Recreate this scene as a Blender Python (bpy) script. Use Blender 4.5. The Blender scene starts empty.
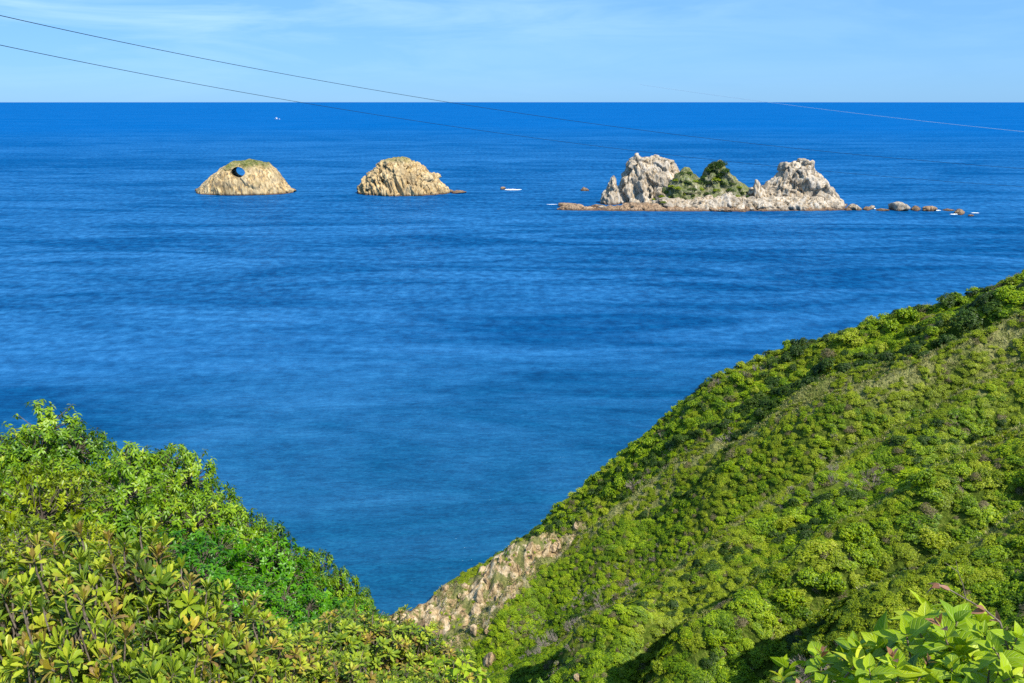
import bpy, math, random
import numpy as np
from mathutils import Vector

R = math.radians
rng = np.random.default_rng(7)
random.seed(7)
scene = bpy.context.scene
COL = scene.collection

# ------------------------------------------------------------------ helpers
def mat_new(name):
    m = bpy.data.materials.new(name); m.use_nodes = True
    nt = m.node_tree; nt.nodes.clear()
    return m, nt

def N(nt, typ, **kw):
    n = nt.nodes.new(typ)
    for k, v in kw.items():
        if k.startswith('i_'):
            key = k[2:]
            key = int(key) if key.isdigit() else key
            n.inputs[key].default_value = v
        else:
            setattr(n, k, v)
    return n

def L(nt, a, b): nt.links.new(a, b)

def ramp(nt, fac, stops, interp='LINEAR'):
    r = nt.nodes.new('ShaderNodeValToRGB'); r.color_ramp.interpolation = interp
    el = r.color_ramp.elements
    while len(el) < len(stops): el.new(0.5)
    for e, (p, c) in zip(el, stops):
        e.position = p
        e.color = (c, c, c, 1) if isinstance(c, (int, float)) else (*c, 1)
    if fac is not None: L(nt, fac, r.inputs[0])
    return r

def mixc(nt, fac, a, b, mode='MIX'):
    m = nt.nodes.new('ShaderNodeMix'); m.data_type = 'RGBA'; m.blend_type = mode
    for k, v in ((0, fac), (6, a), (7, b)):
        s = m.inputs[k]
        if hasattr(v, 'is_linked'): L(nt, v, s)
        elif isinstance(v, (int, float)): s.default_value = v if k == 0 else (v, v, v, 1)
        else: s.default_value = (*v, 1)
    return m.outputs[2]

def math_n(nt, op, a, b=None, clamp=False):
    m = nt.nodes.new('ShaderNodeMath'); m.operation = op; m.use_clamp = clamp
    for s, v in ((m.inputs[0], a), (m.inputs[1], b)):
        if v is None: continue
        if hasattr(v, 'is_linked'): L(nt, v, s)
        else: s.default_value = v
    return m.outputs[0]

def noise_n(nt, vec, scale, detail=4, rough=0.55, dist=0.0):
    n = nt.nodes.new('ShaderNodeTexNoise')
    n.inputs['Scale'].default_value = scale; n.inputs['Detail'].default_value = detail
    n.inputs['Roughness'].default_value = rough; n.inputs['Distortion'].default_value = dist
    if vec is not None: L(nt, vec, n.inputs['Vector'])
    return n.outputs['Fac']

# gradient noise, vectorised
_perm = np.random.default_rng(3).permutation(256).astype(np.int64)
_perm = np.concatenate([_perm, _perm, _perm])
_g = np.random.default_rng(4).normal(size=(256, 3)); _g /= np.linalg.norm(_g, axis=1)[:, None]
def perlin(p):
    p = np.asarray(p, float); i = np.floor(p).astype(np.int64); f = p - i; i &= 255
    u = f*f*f*(f*(f*6-15)+10)
    out = 0
    for dx in (0, 1):
        for dy in (0, 1):
            for dz in (0, 1):
                h = _perm[_perm[_perm[i[:, 0]+dx]+((i[:, 1]+dy) & 255)]+((i[:, 2]+dz) & 255)]
                g = _g[h]
                d = g[:, 0]*(f[:, 0]-dx)+g[:, 1]*(f[:, 1]-dy)+g[:, 2]*(f[:, 2]-dz)
                w = (u[:, 0] if dx else 1-u[:, 0])*(u[:, 1] if dy else 1-u[:, 1])*(u[:, 2] if dz else 1-u[:, 2])
                out = out + w*d
    return out*1.5
def fbm(p, octv=4, gain=0.5):
    s = 0; a = 1; q = np.asarray(p, float).copy()
    for k in range(octv):
        s = s+a*perlin(q+17.3*k); q = q*2.03; a *= gain
    return s
def ridged(p, octv=4, gain=0.5):
    s = 0; a = 1; q = np.asarray(p, float).copy()
    for k in range(octv):
        s = s+a*(1-2*np.abs(perlin(q+9.1*k))); q = q*2.07; a *= gain
    return s

def mesh_obj(name, V, F, mat, parent=None, smooth=False, attrs=None, uv=None, link=True):
    """V (n,3); F (m,k) with k 3 or 4, or a list of such arrays"""
    Fs = [np.asarray(f, np.int32) for f in (F if isinstance(F, list) else [F]) if len(f)]
    me = bpy.data.meshes.new(name)
    V = np.asarray(V, np.float32)
    loops = np.concatenate([f.ravel() for f in Fs])
    tot = np.concatenate([np.full(len(f), f.shape[1], np.int32) for f in Fs])
    start = np.concatenate([[0], np.cumsum(tot)[:-1]]).astype(np.int32)
    me.vertices.add(len(V)); me.vertices.foreach_set('co', V.ravel())
    me.loops.add(len(loops)); me.loops.foreach_set('vertex_index', loops.astype(np.int32))
    me.polygons.add(len(tot)); me.polygons.foreach_set('loop_start', start); me.polygons.foreach_set('loop_total', tot)
    if smooth: me.polygons.foreach_set('use_smooth', np.ones(len(tot), bool))
    me.update(calc_edges=True)
    for k, a in (attrs or {}).items():
        at = me.attributes.new(k, 'FLOAT', 'POINT'); at.data.foreach_set('value', np.asarray(a, np.float32))
    if uv is not None:
        l = me.uv_layers.new(name='UVMap'); l.data.foreach_set('uv', np.asarray(uv, np.float32)[loops].ravel())
    if mat: me.materials.append(mat)
    o = bpy.data.objects.new(name, me)
    if link: COL.objects.link(o)
    if parent: o.parent = parent
    return o

def tag(o, label=None, cat=None, group=None, kind=None):
    if label: o['label'] = label
    if cat: o['category'] = cat
    if group: o['group'] = group
    if kind: o['kind'] = kind
    return o

def empty(name, loc, rz=0, sc=1):
    e = bpy.data.objects.new(name, None); COL.objects.link(e)
    e.location = loc; e.rotation_euler = (0, 0, rz); e.scale = (sc, sc, sc); e.empty_display_size = 0.2
    return e

def copy_thing(o):
    c = o.copy(); COL.objects.link(c)
    for ch in o.children:
        d = ch.copy(); COL.objects.link(d); d.parent = c
    return c

def grid_faces(nr, nc, off=0):
    a = (np.arange(nr-1)[:, None]*nc+np.arange(nc-1)[None, :]).ravel()+off
    return np.stack([a, a+1, a+nc+1, a+nc], 1)

def norm(v): return v/np.maximum(np.linalg.norm(v, axis=-1, keepdims=True), 1e-9)

class Geo:
    """collects pieces with a tint and uv per vertex, builds ONE mesh"""
    def __init__(s): s.V = []; s.F3 = []; s.F4 = []; s.T = []; s.U = []; s.n = 0
    def add(s, V, F, tint=0.5, uv=None):
        V = np.asarray(V, float); F = np.asarray(F, int)
        (s.F3 if F.shape[1] == 3 else s.F4).append(F+s.n)
        s.V.append(V); s.n += len(V)
        s.T.append(np.broadcast_to(np.asarray(tint, float), (len(V),)))
        s.U.append(uv if uv is not None else np.zeros((len(V), 2)))
    def build(s, name, mat, parent=None, smooth=False, link=True):
        F = []
        if s.F3: F.append(np.concatenate(s.F3))
        if s.F4: F.append(np.concatenate(s.F4))
        return mesh_obj(name, np.concatenate(s.V), F, mat, parent, smooth, {'tint': np.concatenate(s.T)}, np.concatenate(s.U), link)

def tube(geo, pts, rad, sides=6, tint=0.5):
    pts = np.asarray(pts, float); n = len(pts); rad = np.broadcast_to(np.asarray(rad, float), (n,))
    t = norm(np.gradient(pts, axis=0))
    ref = np.array([0.31, 0.17, 0.93]) if abs(t[0, 2]) < 0.9 else np.array([1, 0.1, 0])
    a = norm(np.cross(t, ref)); b = np.cross(t, a)
    th = np.linspace(0, 2*np.pi, sides, endpoint=False)
    V = pts[:, None]+rad[:, None, None]*(np.cos(th)[None, :, None]*a[:, None]+np.sin(th)[None, :, None]*b[:, None])
    F = []
    for i in range(n-1):
        for j in range(sides):
            F.append((i*sides+j, i*sides+(j+1) % sides, (i+1)*sides+(j+1) % sides, (i+1)*sides+j))
    V = V.reshape(-1, 3)
    uv = np.stack([np.tile(th/6.28, n), np.repeat(np.linspace(0, 1, n), sides)], 1)
    geo.add(V, F, tint, uv)

PROF = {
    'lance': (np.array([0, .3, .62, 1]), np.array([.05, .85, .9, .02])),
    'obov': (np.array([0, .2, .45, .7, .9, 1]), np.array([.10, .32, .72, 1., .66, .04])),
    'ovate': (np.array([0, .10, .28, .5, .72, .9, 1]), np.array([.06, .62, .98, .94, .62, .22, .02])),
    'rhomb': (np.array([0, .5, 1]), np.array([.05, 1, .05])),
}
def leaves(geo, P, A, Nn, Ln, W, shape='lance', droop=0.2, fold=0.25, tint=0.5):
    """n leaves at P along A (unit) with upper side Nn"""
    P = np.atleast_2d(P); n = len(P); A = norm(np.broadcast_to(A, (n, 3))); Nn = np.broadcast_to(Nn, (n, 3))
    Nn = norm(Nn-(Nn*A).sum(1, keepdims=True)*A); S = np.cross(A, Nn)
    Ln = np.broadcast_to(Ln, (n,)); W = np.broadcast_to(W, (n,)); droop = np.broadcast_to(droop, (n,)); tint = np.broadcast_to(tint, (n,))
    t, w = PROF[shape]; k = len(t)
    # arc along the length: bends away from Nn
    ang = droop[:, None]*t[None]*1.6
    ds = np.diff(t, prepend=0)
    fx = np.cumsum(np.cos(ang)*ds[None], 1); fz = -np.cumsum(np.sin(ang)*ds[None], 1)
    mid = P[:, None]+Ln[:, None, None]*(fx[..., None]*A[:, None]+fz[..., None]*Nn[:, None])
    off = (W[:, None]*w[None]*0.5)[..., None]*S[:, None]
    up = (W[:, None]*w[None]*0.5*fold)[..., None]*Nn[:, None]
    V = np.stack([mid-off+up, mid, mid+off+up], 2).reshape(n, -1, 3)
    f = grid_faces(k, 3)
    F = (f[None]+(np.arange(n)*k*3)[:, None, None]).reshape(-1, 4)
    uv = np.stack(np.meshgrid(t, [0, .5, 1.], indexing='ij')[::-1], -1).reshape(-1, 2)
    geo.add(V.reshape(-1, 3), F, np.repeat(tint, k*3), np.tile(uv, (n, 1)))

def blades(geo, P, A, Nn, Ln, W, tint=0.5):
    """flat four-cornered leaf clumps, one quad each"""
    n = len(P); A = norm(A); Nn = norm(Nn-(Nn*A).sum(1, keepdims=True)*A); S = np.cross(A, Nn)
    Ln = np.broadcast_to(Ln, (n,))[:, None]; W = np.broadcast_to(W, (n,))[:, None]
    V = np.stack([P-A*Ln*.5, P+S*W*.5, P+A*Ln*.5, P-S*W*.5], 1).reshape(-1, 3)
    F = np.arange(n*4).reshape(-1, 4)
    geo.add(V, F, np.repeat(np.broadcast_to(tint, (n,)), 4))

def rand_unit(n):
    return norm(rng.normal(size=(n, 3)))

# ------------------------------------------------------------------ camera
EYE = 100.0
PITCH = R(16.78)
FPX = 796.0
cam_d = bpy.data.cameras.new('camera'); cam = bpy.data.objects.new('camera', cam_d); COL.objects.link(cam)
cam.location = (0, 0, EYE); cam.rotation_euler = (math.pi/2-PITCH, 0, 0)
cam_d.sensor_width = 36; cam_d.lens = 36*FPX/1024; cam_d.clip_start = 0.05; cam_d.clip_end = 200000
scene.camera = cam
cp, sp = math.cos(PITCH), math.sin(PITCH)
def ray(u, v):
    x = (u-512)/FPX; y = (341.5-v)/FPX
    return np.array([x, cp+y*sp, -sp+y*cp])
def at_range(u, v, r):
    """world point on the sight line at horizontal range r"""
    d = ray(u, v); return np.array([0, 0, EYE])+d*(r/math.hypot(d[0], d[1]))
def at_y(u, v, Y):
    d = ray(u, v); return np.array([0, 0, EYE])+d*(Y/d[1])
def on_sea(u, v):
    d = ray(u, v); return np.array([0, 0, EYE])+d*(EYE/-d[2])
def project(P):
    P = np.atleast_2d(P); d = P-np.array([0, 0, EYE])
    f = d[:, 1]*cp-d[:, 2]*sp; y = d[:, 1]*sp+d[:, 2]*cp
    f = np.where(f > .01, f, .01)
    return 512+FPX*d[:, 0]/f, 341.5-FPX*y/f, f

# ------------------------------------------------------------------ light and sky
SUN_DIR = norm(np.array([0.62, -0.78, 0.0])); SUN_EL = R(51)
sd = np.array([SUN_DIR[0]*math.cos(SUN_EL), SUN_DIR[1]*math.cos(SUN_EL), math.sin(SUN_EL)])
sun_d = bpy.data.lights.new('sun', 'SUN'); sun = bpy.data.objects.new('sun', sun_d); COL.objects.link(sun)
sun_d.energy = 5.0; sun_d.angle = R(0.5); sun_d.color = (1, .955, .87)
sun.location = (200, -100, 300)
sun.rotation_euler = Vector(tuple(-sd)).to_track_quat('-Z', 'Y').to_euler()
w = bpy.data.worlds.new('World'); scene.world = w; w.use_nodes = True
nt = w.node_tree; nt.nodes.clear()
sky = N(nt, 'ShaderNodeTexSky'); sky.sky_type = 'NISHITA'; sky.sun_disc = False
sky.sun_elevation = SUN_EL; sky.sun_rotation = math.atan2(SUN_DIR[0], SUN_DIR[1])
sky.altitude = 100; sky.air_density = 1.0; sky.dust_density = 0.2; sky.ozone_density = 2.5
tc = N(nt, 'ShaderNodeTexCoord')
mp = N(nt, 'ShaderNodeMapping'); mp.inputs['Scale'].default_value = (1.9, 1.9, 13.0); mp.inputs['Rotation'].default_value = (0, R(-2.5), 0)
L(nt, tc.outputs['Generated'], mp.inputs['Vector'])
cl = noise_n(nt, mp.outputs['Vector'], 2.3, 7, 0.6, 0.5)
clr = ramp(nt, cl, [(0.42, 0.0), (0.66, 1.0)])
tint = mixc(nt, 0.6, mixc(nt, 1.0, sky.outputs['Color'], (0.50, 0.83, 1.25), 'MULTIPLY'), (2.15, 5.0, 9.4))
sz = N(nt, 'ShaderNodeSeparateXYZ'); L(nt, tc.outputs['Generated'], sz.inputs[0])
left = ramp(nt, math_n(nt, 'ADD', math_n(nt, 'MULTIPLY', sz.outputs[0], -.5), .5), [(0.35, 0.25), (0.70, 1.0)]).outputs['Color']
high = ramp(nt, sz.outputs[2], [(0.0, 0.12), (0.05, 0.6), (0.09, 1.0)]).outputs['Color']
wisp = math_n(nt, 'MULTIPLY', math_n(nt, 'MULTIPLY', left, high), 0.8)
cloudc = mixc(nt, math_n(nt, 'MULTIPLY', clr.outputs['Color'], wisp), tint, (4.4, 7.2, 10.0))
bg = N(nt, 'ShaderNodeBackground', i_Strength=0.073); L(nt, cloudc, bg.inputs['Color'])
wo = N(nt, 'ShaderNodeOutputWorld'); L(nt, bg.outputs[0], wo.inputs['Surface'])
vs = scene.view_settings
vs.view_transform = 'Standard'; vs.look = 'None'; vs.exposure = 0.68; vs.gamma = 1; vs.use_curve_mapping = False
scene.cycles.sample_clamp_direct = 6; scene.cycles.sample_clamp_indirect = 4; scene.cycles.max_bounces = 6; scene.cycles.transparent_max_bounces = 4; scene.cycles.diffuse_bounces = 3
scene.cycles.use_denoising = False

# ------------------------------------------------------------------ materials
def leaf_mat(name, stops, transl=0.28, rough=0.45, veins=None, world_noise=None, spec=0.35, per_object=0.0):
    """stops: colour ramp over the leaf's own tint"""
    m, nt = mat_new(name)
    at = N(nt, 'ShaderNodeAttribute', attribute_name='tint')
    fac = at.outputs['Fac']
    if per_object or world_noise:
        if per_object:
            oi = N(nt, 'ShaderNodeObjectInfo')
            fac = math_n(nt, 'ADD', fac, math_n(nt, 'MULTIPLY', math_n(nt, 'SUBTRACT', oi.outputs['Random'], 0.5), per_object))
        if world_noise:
            ge = N(nt, 'ShaderNodeNewGeometry')
            nz = noise_n(nt, ge.outputs['Position'], world_noise[0], 3)
            fac = math_n(nt, 'ADD', fac, math_n(nt, 'MULTIPLY', math_n(nt, 'SUBTRACT', nz, 0.5), world_noise[1]))
    col = ramp(nt, fac, stops).outputs['Color']
    bump = None
    if veins:
        uv = N(nt, 'ShaderNodeUVMap'); sx = N(nt, 'ShaderNodeSeparateXYZ'); L(nt, uv.outputs[0], sx.inputs[0])
        a = math_n(nt, 'ABSOLUTE', math_n(nt, 'SUBTRACT', sx.outputs[0], 0.5))
        midr = ramp(nt, a, [(0.0, 1.0), (0.05, 0.0)]).outputs['Color']
        # side veins rise towards the tip from the midrib
        s = math_n(nt, 'SUBTRACT', math_n(nt, 'MULTIPLY', sx.outputs[1], veins[1]), math_n(nt, 'MULTIPLY', a, veins[1]*0.75))
        fr = math_n(nt, 'ABSOLUTE', math_n(nt, 'SUBTRACT', math_n(nt, 'FRACT', s), 0.5))
        side = ramp(nt, fr, [(0.0, 1.0), (0.16, 0.0)]).outputs['Color']
        vmask = math_n(nt, 'MAXIMUM', midr, math_n(nt, 'MULTIPLY', side, 0.6))
        col = mixc(nt, math_n(nt, 'MULTIPLY', vmask, veins[0]), col, veins[2])
        bp = N(nt, 'ShaderNodeBump', i_Strength=0.5, i_Distance=0.004)
        L(nt, math_n(nt, 'SUBTRACT', 1.0, vmask), bp.inputs['Height']); bump = bp.outputs[0]
        ge = N(nt, 'ShaderNodeNewGeometry')
        spots = ramp(nt, noise_n(nt, ge.outputs['Position'], 160, 3), [(0.62, 0.0), (0.72, 1.0)]).outputs['Color']
        col = mixc(nt, math_n(nt, 'MULTIPLY', spots, 0.25), col, (0.16, 0.10, 0.02))
    p = N(nt, 'ShaderNodeBsdfPrincipled', i_Roughness=rough); p.inputs['Specular IOR Level'].default_value = spec
    L(nt, col, p.inputs['Base Color'])
    if bump: L(nt, bump, p.inputs['Normal'])
    tr = N(nt, 'ShaderNodeBsdfTranslucent')
    tcx = mixc(nt, 1.0, col, (1.25, 1.15, 0.5), 'MULTIPLY'); L(nt, tcx, tr.inputs['Color'])
    mx = N(nt, 'ShaderNodeMixShader', i_0=transl); L(nt, p.outputs[0], mx.inputs[1]); L(nt, tr.outputs[0], mx.inputs[2])
    o = N(nt, 'ShaderNodeOutputMaterial'); L(nt, mx.outputs[0], o.inputs['Surface'])
    return m

def bark_mat(name, c1, c2, scale=14):
    m, nt = mat_new(name)
    t = N(nt, 'ShaderNodeTexCoord')
    nz = noise_n(nt, t.outputs['Object'], scale, 5)
    c = ramp(nt, nz, [(0.3, c1), (0.7, c2)]).outputs['Color']
    p = N(nt, 'ShaderNodeBsdfPrincipled', i_Roughness=0.85); L(nt, c, p.inputs['Base Color'])
    bp = N(nt, 'ShaderNodeBump', i_Strength=0.5, i_Distance=0.02); L(nt, nz, bp.inputs['Height']); L(nt, bp.outputs[0], p.inputs['Normal'])
    o = N(nt, 'ShaderNodeOutputMaterial'); L(nt, p.outputs[0], o.inputs['Surface'])
    return m

def rock_mat(name, tide=True, grass=True, scale=1.0, pale=(0.49, 0.43, 0.34), ochre=(0.40, 0.28, 0.13), grey=(0.17, 0.16, 0.145)):
    m, nt = mat_new(name)
    ge = N(nt, 'ShaderNodeNewGeometry'); pos = ge.outputs['Position']
    big = noise_n(nt, pos, 0.07*scale, 5, 0.6)
    mp = N(nt, 'ShaderNodeMapping'); mp.inputs['Scale'].default_value = (1, 1, 0.28); mp.inputs['Rotation'].default_value = (0, R(18), 0)
    L(nt, pos, mp.inputs['Vector'])
    streak = noise_n(nt, mp.outputs[0], 0.42*scale, 6, 0.65, 0.4)
    fine = noise_n(nt, pos, 1.3*scale, 5, 0.65)
    c = ramp(nt, streak, [(0.34, tuple(x*.5 for x in grey)), (0.42, grey), (0.47, ochre), (0.54, pale), (0.70, tuple(min(1, x*1.25) for x in pale))]).outputs['Color']
    c = mixc(nt, ramp(nt, big, [(0.42, 0.0), (0.62, 0.6)]).outputs['Color'], c, mixc(nt, fine, grey, pale))
    tn = N(nt, 'ShaderNodeAttribute', attribute_name='tone')
    c = mixc(nt, 0.75, c, ramp(nt, tn.outputs['Fac'], [(0.0, (.55, .53, .52)), (.3, (.9, .84, .76)), (.6, (1.0, .97, .93)), (1.0, (1.18, 1.18, 1.2))]).outputs['Color'], 'MULTIPLY')
    c = mixc(nt, ramp(nt, fine, [(0.28, 0.75), (0.42, 0.0)]).outputs['Color'], c, (0.07, 0.055, 0.04))  # dark clefts: crevice shade put into the rock colour by noise
    sx = N(nt, 'ShaderNodeSeparateXYZ'); L(nt, pos, sx.inputs[0])
    if grass:
        at = N(nt, 'ShaderNodeAttribute', attribute_name='green')
        g = math_n(nt, 'MULTIPLY', at.outputs['Fac'], ramp(nt, fine, [(0.36, 0.3), (0.55, 1.0)]).outputs['Color'])
        gc = ramp(nt, noise_n(nt, pos, 0.35*scale, 4), [(0.35, (0.035, 0.06, 0.010)), (0.6, (0.09, 0.125, 0.020)), (0.75, (0.22, 0.21, 0.06))]).outputs['Color']
        c = mixc(nt, g, c, gc)
    if tide:
        zz = math_n(nt, 'ADD', sx.outputs[2], math_n(nt, 'MULTIPLY', math_n(nt, 'SUBTRACT', streak, 0.5), 3.0))
        dk = ramp(nt, math_n(nt, 'DIVIDE', zz, 10.0), [(0.06, 1.0), (0.24, 0.0)]).outputs['Color']
        c = mixc(nt, math_n(nt, 'MULTIPLY', dk, 0.9), c, (0.075, 0.045, 0.03))
    p = N(nt, 'ShaderNodeBsdfPrincipled', i_Roughness=0.9); p.inputs['Specular IOR Level'].default_value = 0.2
    L(nt, c, p.inputs['Base Color'])
    bp = N(nt, 'ShaderNodeBump', i_Strength=0.9, i_Distance=1.2/scale)
    L(nt, math_n(nt, 'ADD', streak, math_n(nt, 'MULTIPLY', fine, 0.4)), bp.inputs['Height']); L(nt, bp.outputs[0], p.inputs['Normal'])
    o = N(nt, 'ShaderNodeOutputMaterial'); L(nt, p.outputs[0], o.inputs['Surface'])
    return m

# ------------------------------------------------------------------ terrain
ctrl = []
def cpx(u, v, r, dz=0): p = at_range(u, v, r); ctrl.append((p[0], p[1], p[2]+dz)); return p
def cw(x, y, z): ctrl.append((x, y, z))
RIDGE = [(1130, 240, 160), (1024, 289, 155), (960, 312, 153), (900, 330, 152), (780, 360, 150), (700, 400, 150), (650, 437, 149), (590, 482, 148), (530, 526, 147), (450, 577, 145), (402, 611, 142)]
RW = [cpx(*r) for r in RIDGE]
for p, (u, v, r) in zip(RW, RIDGE):               # seaward side of the spur falls away steeply
    cw(p[0]+1, p[1]+7, p[2]-9); cw(p[0], p[1]+22, p[2]-34 if p[2] > 40 else max(-8, p[2]-34)); cw(p[0]-4, p[1]+75, -10)
cw(-21.5, 131, 2.0); cw(-19, 124, 3.5); cw(-34, 143, -6); cw(-45, 130, -8); cw(-40, 160, -10)
# eroded face and the hollow in front of it
for u, v, r in [(500, 560, 141.5), (560, 528, 142), (470, 590, 139), (440, 612, 137.5), (420, 632, 134), (600, 505, 141), (530, 575, 133), (480, 610, 131), (450, 632, 130)]: cpx(u, v, r)
# nearer flank
for u, v, r in [(440, 655, 122), (480, 627, 123), (540, 591, 124), (650, 528, 121), (760, 470, 118), (870, 440, 112), (960, 400, 115), (1024, 372, 118), (1100, 340, 120)]: cpx(u, v, r, -8.0)
for u, v, r in [(620, 600, 100), (720, 560, 96), (840, 520, 92), (940, 480, 92), (1024, 450, 92), (1100, 420, 95),
                (560, 683, 84), (660, 660, 80), (760, 630, 76), (880, 590, 74), (1024, 540, 74), (500, 683, 92),
                (700, 720, 66), (830, 683, 62), (940, 660, 60), (1060, 640, 58), (1150, 600, 60)]: cpx(u, v, r, -4.6)
# the observer's own slope
cw(0, 0, 98.35); cw(0, -10, 99); cw(-6, 0, 97.6); cw(6, 0, 98.6); cw(0, 3, 96.9); cw(4, 4, 96.6); cw(-4, 4, 95.8); cw(0, 8, 93.0); cw(0, 14, 87.5); cw(8, 22, 73); cw(0, 22, 75); cw(14, 18, 75)
cw(15, 40, 55); cw(28, 32, 62); cw(0, 45, 50); cw(18, 10, 83); cw(30, 10, 84); cw(50, 5, 92); cw(55, 28, 74); cw(-5, 60, 40); cw(8, 10, 87)
cw(-9.5, 10, 91); cw(-6, 12, 89.3); cw(-15, 21, 86.5); cw(-8, 18, 85.8); cw(-3.2, 16, 84.8); cw(-22, 20, 87); cw(-14, 8, 92); cw(-25, 8, 92)
cw(-25, 40, 68); cw(-5, 30, 72); cw(-14, 50, 52); cw(-32, 60, 40); cw(-20, 82, 22); cw(-12, 100, 16); cw(-28, 102, 2); cw(-36, 115, -6); cw(-45, 40, 62); cw(-75, 20, 70); cw(-85, 60, 10); cw(-110, 60, -8); cw(-60, 92, -8); cw(-140, 20, 20)
cw(0, -45, 106); cw(110, -45, 125); cw(-110, -45, 92); cw(110, 20, 108); cw(130, 80, 104); cw(200, 130, 110); cw(230, 20, 130); cw(260, 190, 80); cw(200, 215, 10); cw(90, 250, -12); cw(-60, 220, -12); cw(-140, 120, -12)
C = np.array(ctrl)
MQ = 7.0
def phi(d2): return -np.sqrt(d2+MQ*MQ)
d2 = ((C[:, None, :2]-C[None, :, :2])**2).sum(-1)
A_ = np.zeros((len(C)+3, len(C)+3)); A_[:len(C), :len(C)] = phi(d2)+np.eye(len(C))*0.4
A_[:len(C), -3] = 1; A_[:len(C), -2:] = C[:, :2]; A_[-3, :len(C)] = 1; A_[-2:, :len(C)] = C[:, :2].T
Wt = np.linalg.solve(A_, np.concatenate([C[:, 2], [0, 0, 0]]))
def base_h(xy):
    out = np.empty(len(xy))
    for s in range(0, len(xy), 20000):
        q = xy[s:s+20000]
        d2 = ((q[:, None]-C[None, :, :2])**2).sum(-1)
        out[s:s+20000] = phi(d2)@Wt[:len(C)]+Wt[-3]+q@Wt[-2:]
    return out
def march(u, v, hf, r0=30., r1=175.):
    rr = np.arange(r0, r1, .25); d = ray(u, v); k = math.hypot(d[0], d[1])
    P = np.array([0, 0, EYE])+d[None]*(rr/k)[:, None]
    z = hf(P[:, :2]); i = np.argmax(P[:, 2] < z)
    return P[i] if P[i, 2] < z[i] else None
# rib crests running down the flank, from their outlines in the view
RIBS = [([(1060, 360), (960, 398), (870, 440), (760, 474), (650, 532), (540, 599), (445, 664)], 9.0, 4.6),
        ([(1060, 412), (960, 452), (860, 500), (750, 562), (640, 632), (580, 676)], 8.5, 4.4),
        ([(1060, 480), (960, 520), (850, 578), (750, 640), (690, 683)], 7.5, 4.0),
        ([(1000, 350), (900, 372), (800, 402), (720, 450), (640, 500)], 4.2, 4.0),
        ([(1060, 560), (960, 600), (860, 650)], 6.5, 3.8)]
ribw = []
for pts, amp, wd in RIBS:
    q = [march(u, v, base_h) for u, v in pts]; q = np.array([p for p in q if p is not None]); ribw.append((q[:, :2], amp, wd))
def seg_dist(xy, poly):
    best = np.full(len(xy), 1e9)
    for a, b in zip(poly[:-1], poly[1:]):
        ab = b-a; t = np.clip(((xy-a)@ab)/(ab@ab), 0, 1)
        best = np.minimum(best, np.linalg.norm(xy-(a+t[:, None]*ab), axis=1))
    return best
def seg_signed(xy, poly):
    best = np.full(len(xy), 1e9); sg = np.ones(len(xy))
    for a, b in zip(poly[:-1], poly[1:]):
        ab = b-a; t = np.clip(((xy-a)@ab)/(ab@ab), 0, 1)
        d = np.linalg.norm(xy-(a+t[:, None]*ab), axis=1); cr = ab[0]*(xy[:, 1]-a[1])-ab[1]*(xy[:, 0]-a[0])
        m_ = d < best; best = np.where(m_, d, best); sg = np.where(m_, np.where(cr < 0, 1., -1.), sg)
    return best*sg          # positive on the side away from the observer
def smooth(x, a, b): t = np.clip((x-a)/(b-a), 0, 1); return t*t*(3-2*t)
cl_poly = np.array([at_range(u, v, r)[:2] for u, v, r in [(412, 632, 134), (440, 622, 133.5), (480, 598, 133.5), (530, 567, 134.5), (572, 545, 136)]])
def cliff_mask(xy):
    z = np.zeros(len(xy)); p3 = np.c_[xy*0.16, z]
    d = seg_dist(xy, cl_poly)+2.6*fbm(p3, 4)
    w = 2.0*smooth(xy[:, 0], -4, 14)
    return 1-smooth(d, 7.6-w*1.8, 10.4-w*1.8)
def z0_(xy): return np.zeros(len(xy))
def flute(xy):
    """small gullies running down the flank"""
    al, ac = -xy[:, 0]*.97+xy[:, 1]*.25, xy[:, 0]*.25+xy[:, 1]*.97
    q = np.c_[al*.018, ac*.105, z0_(xy)+21.5]; q[:, 1] += .35*perlin(np.c_[xy*.05, z0_(xy)+3])
    return ridged(q, 3, .5)
def height(xy):
    xy = np.asarray(xy, float)
    h = base_h(xy)
    far = smooth(xy[:, 1], 38, 60)
    p3 = np.c_[xy, np.zeros(len(xy))]
    for q, amp, wd in ribw:
        d = seg_signed(xy, q)+1.6*perlin(p3*0.10)+.7*perlin(p3*.3)
        ww = np.where(d > 0, wd*.48, wd*1.5)
        h = h+far*amp*(.30+.70*smooth(xy[:, 0], -16, 14))*(np.exp(-(d/ww)**2)-0.75*np.exp(-((d-wd*1.35)/(wd*.85))**2))
    h = h+far*(0.9*fbm(p3*0.07, 4)+0.3*fbm(p3*0.4, 2))+(1-far)*0.15*fbm(p3*0.5, 3)
    h = h+far*2.1*(flute(xy)-.6)*smooth(xy[:, 0], -14, 6)
    cm = cliff_mask(xy)
    al, ac = -xy[:, 0]*.97+xy[:, 1]*.25, xy[:, 0]*.25+xy[:, 1]*.97
    h = h+cm*(1.0*ridged(np.c_[xy[:, 0]*.30, xy[:, 1]*.16, z0_(xy)+3], 4)+.5*ridged(np.c_[xy*.75, z0_(xy)+8], 3)-1.0)
    return h
nx, ny = 470, 360
gx = np.linspace(-140, 260, nx); gy = np.linspace(-45, 245, ny)
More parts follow.
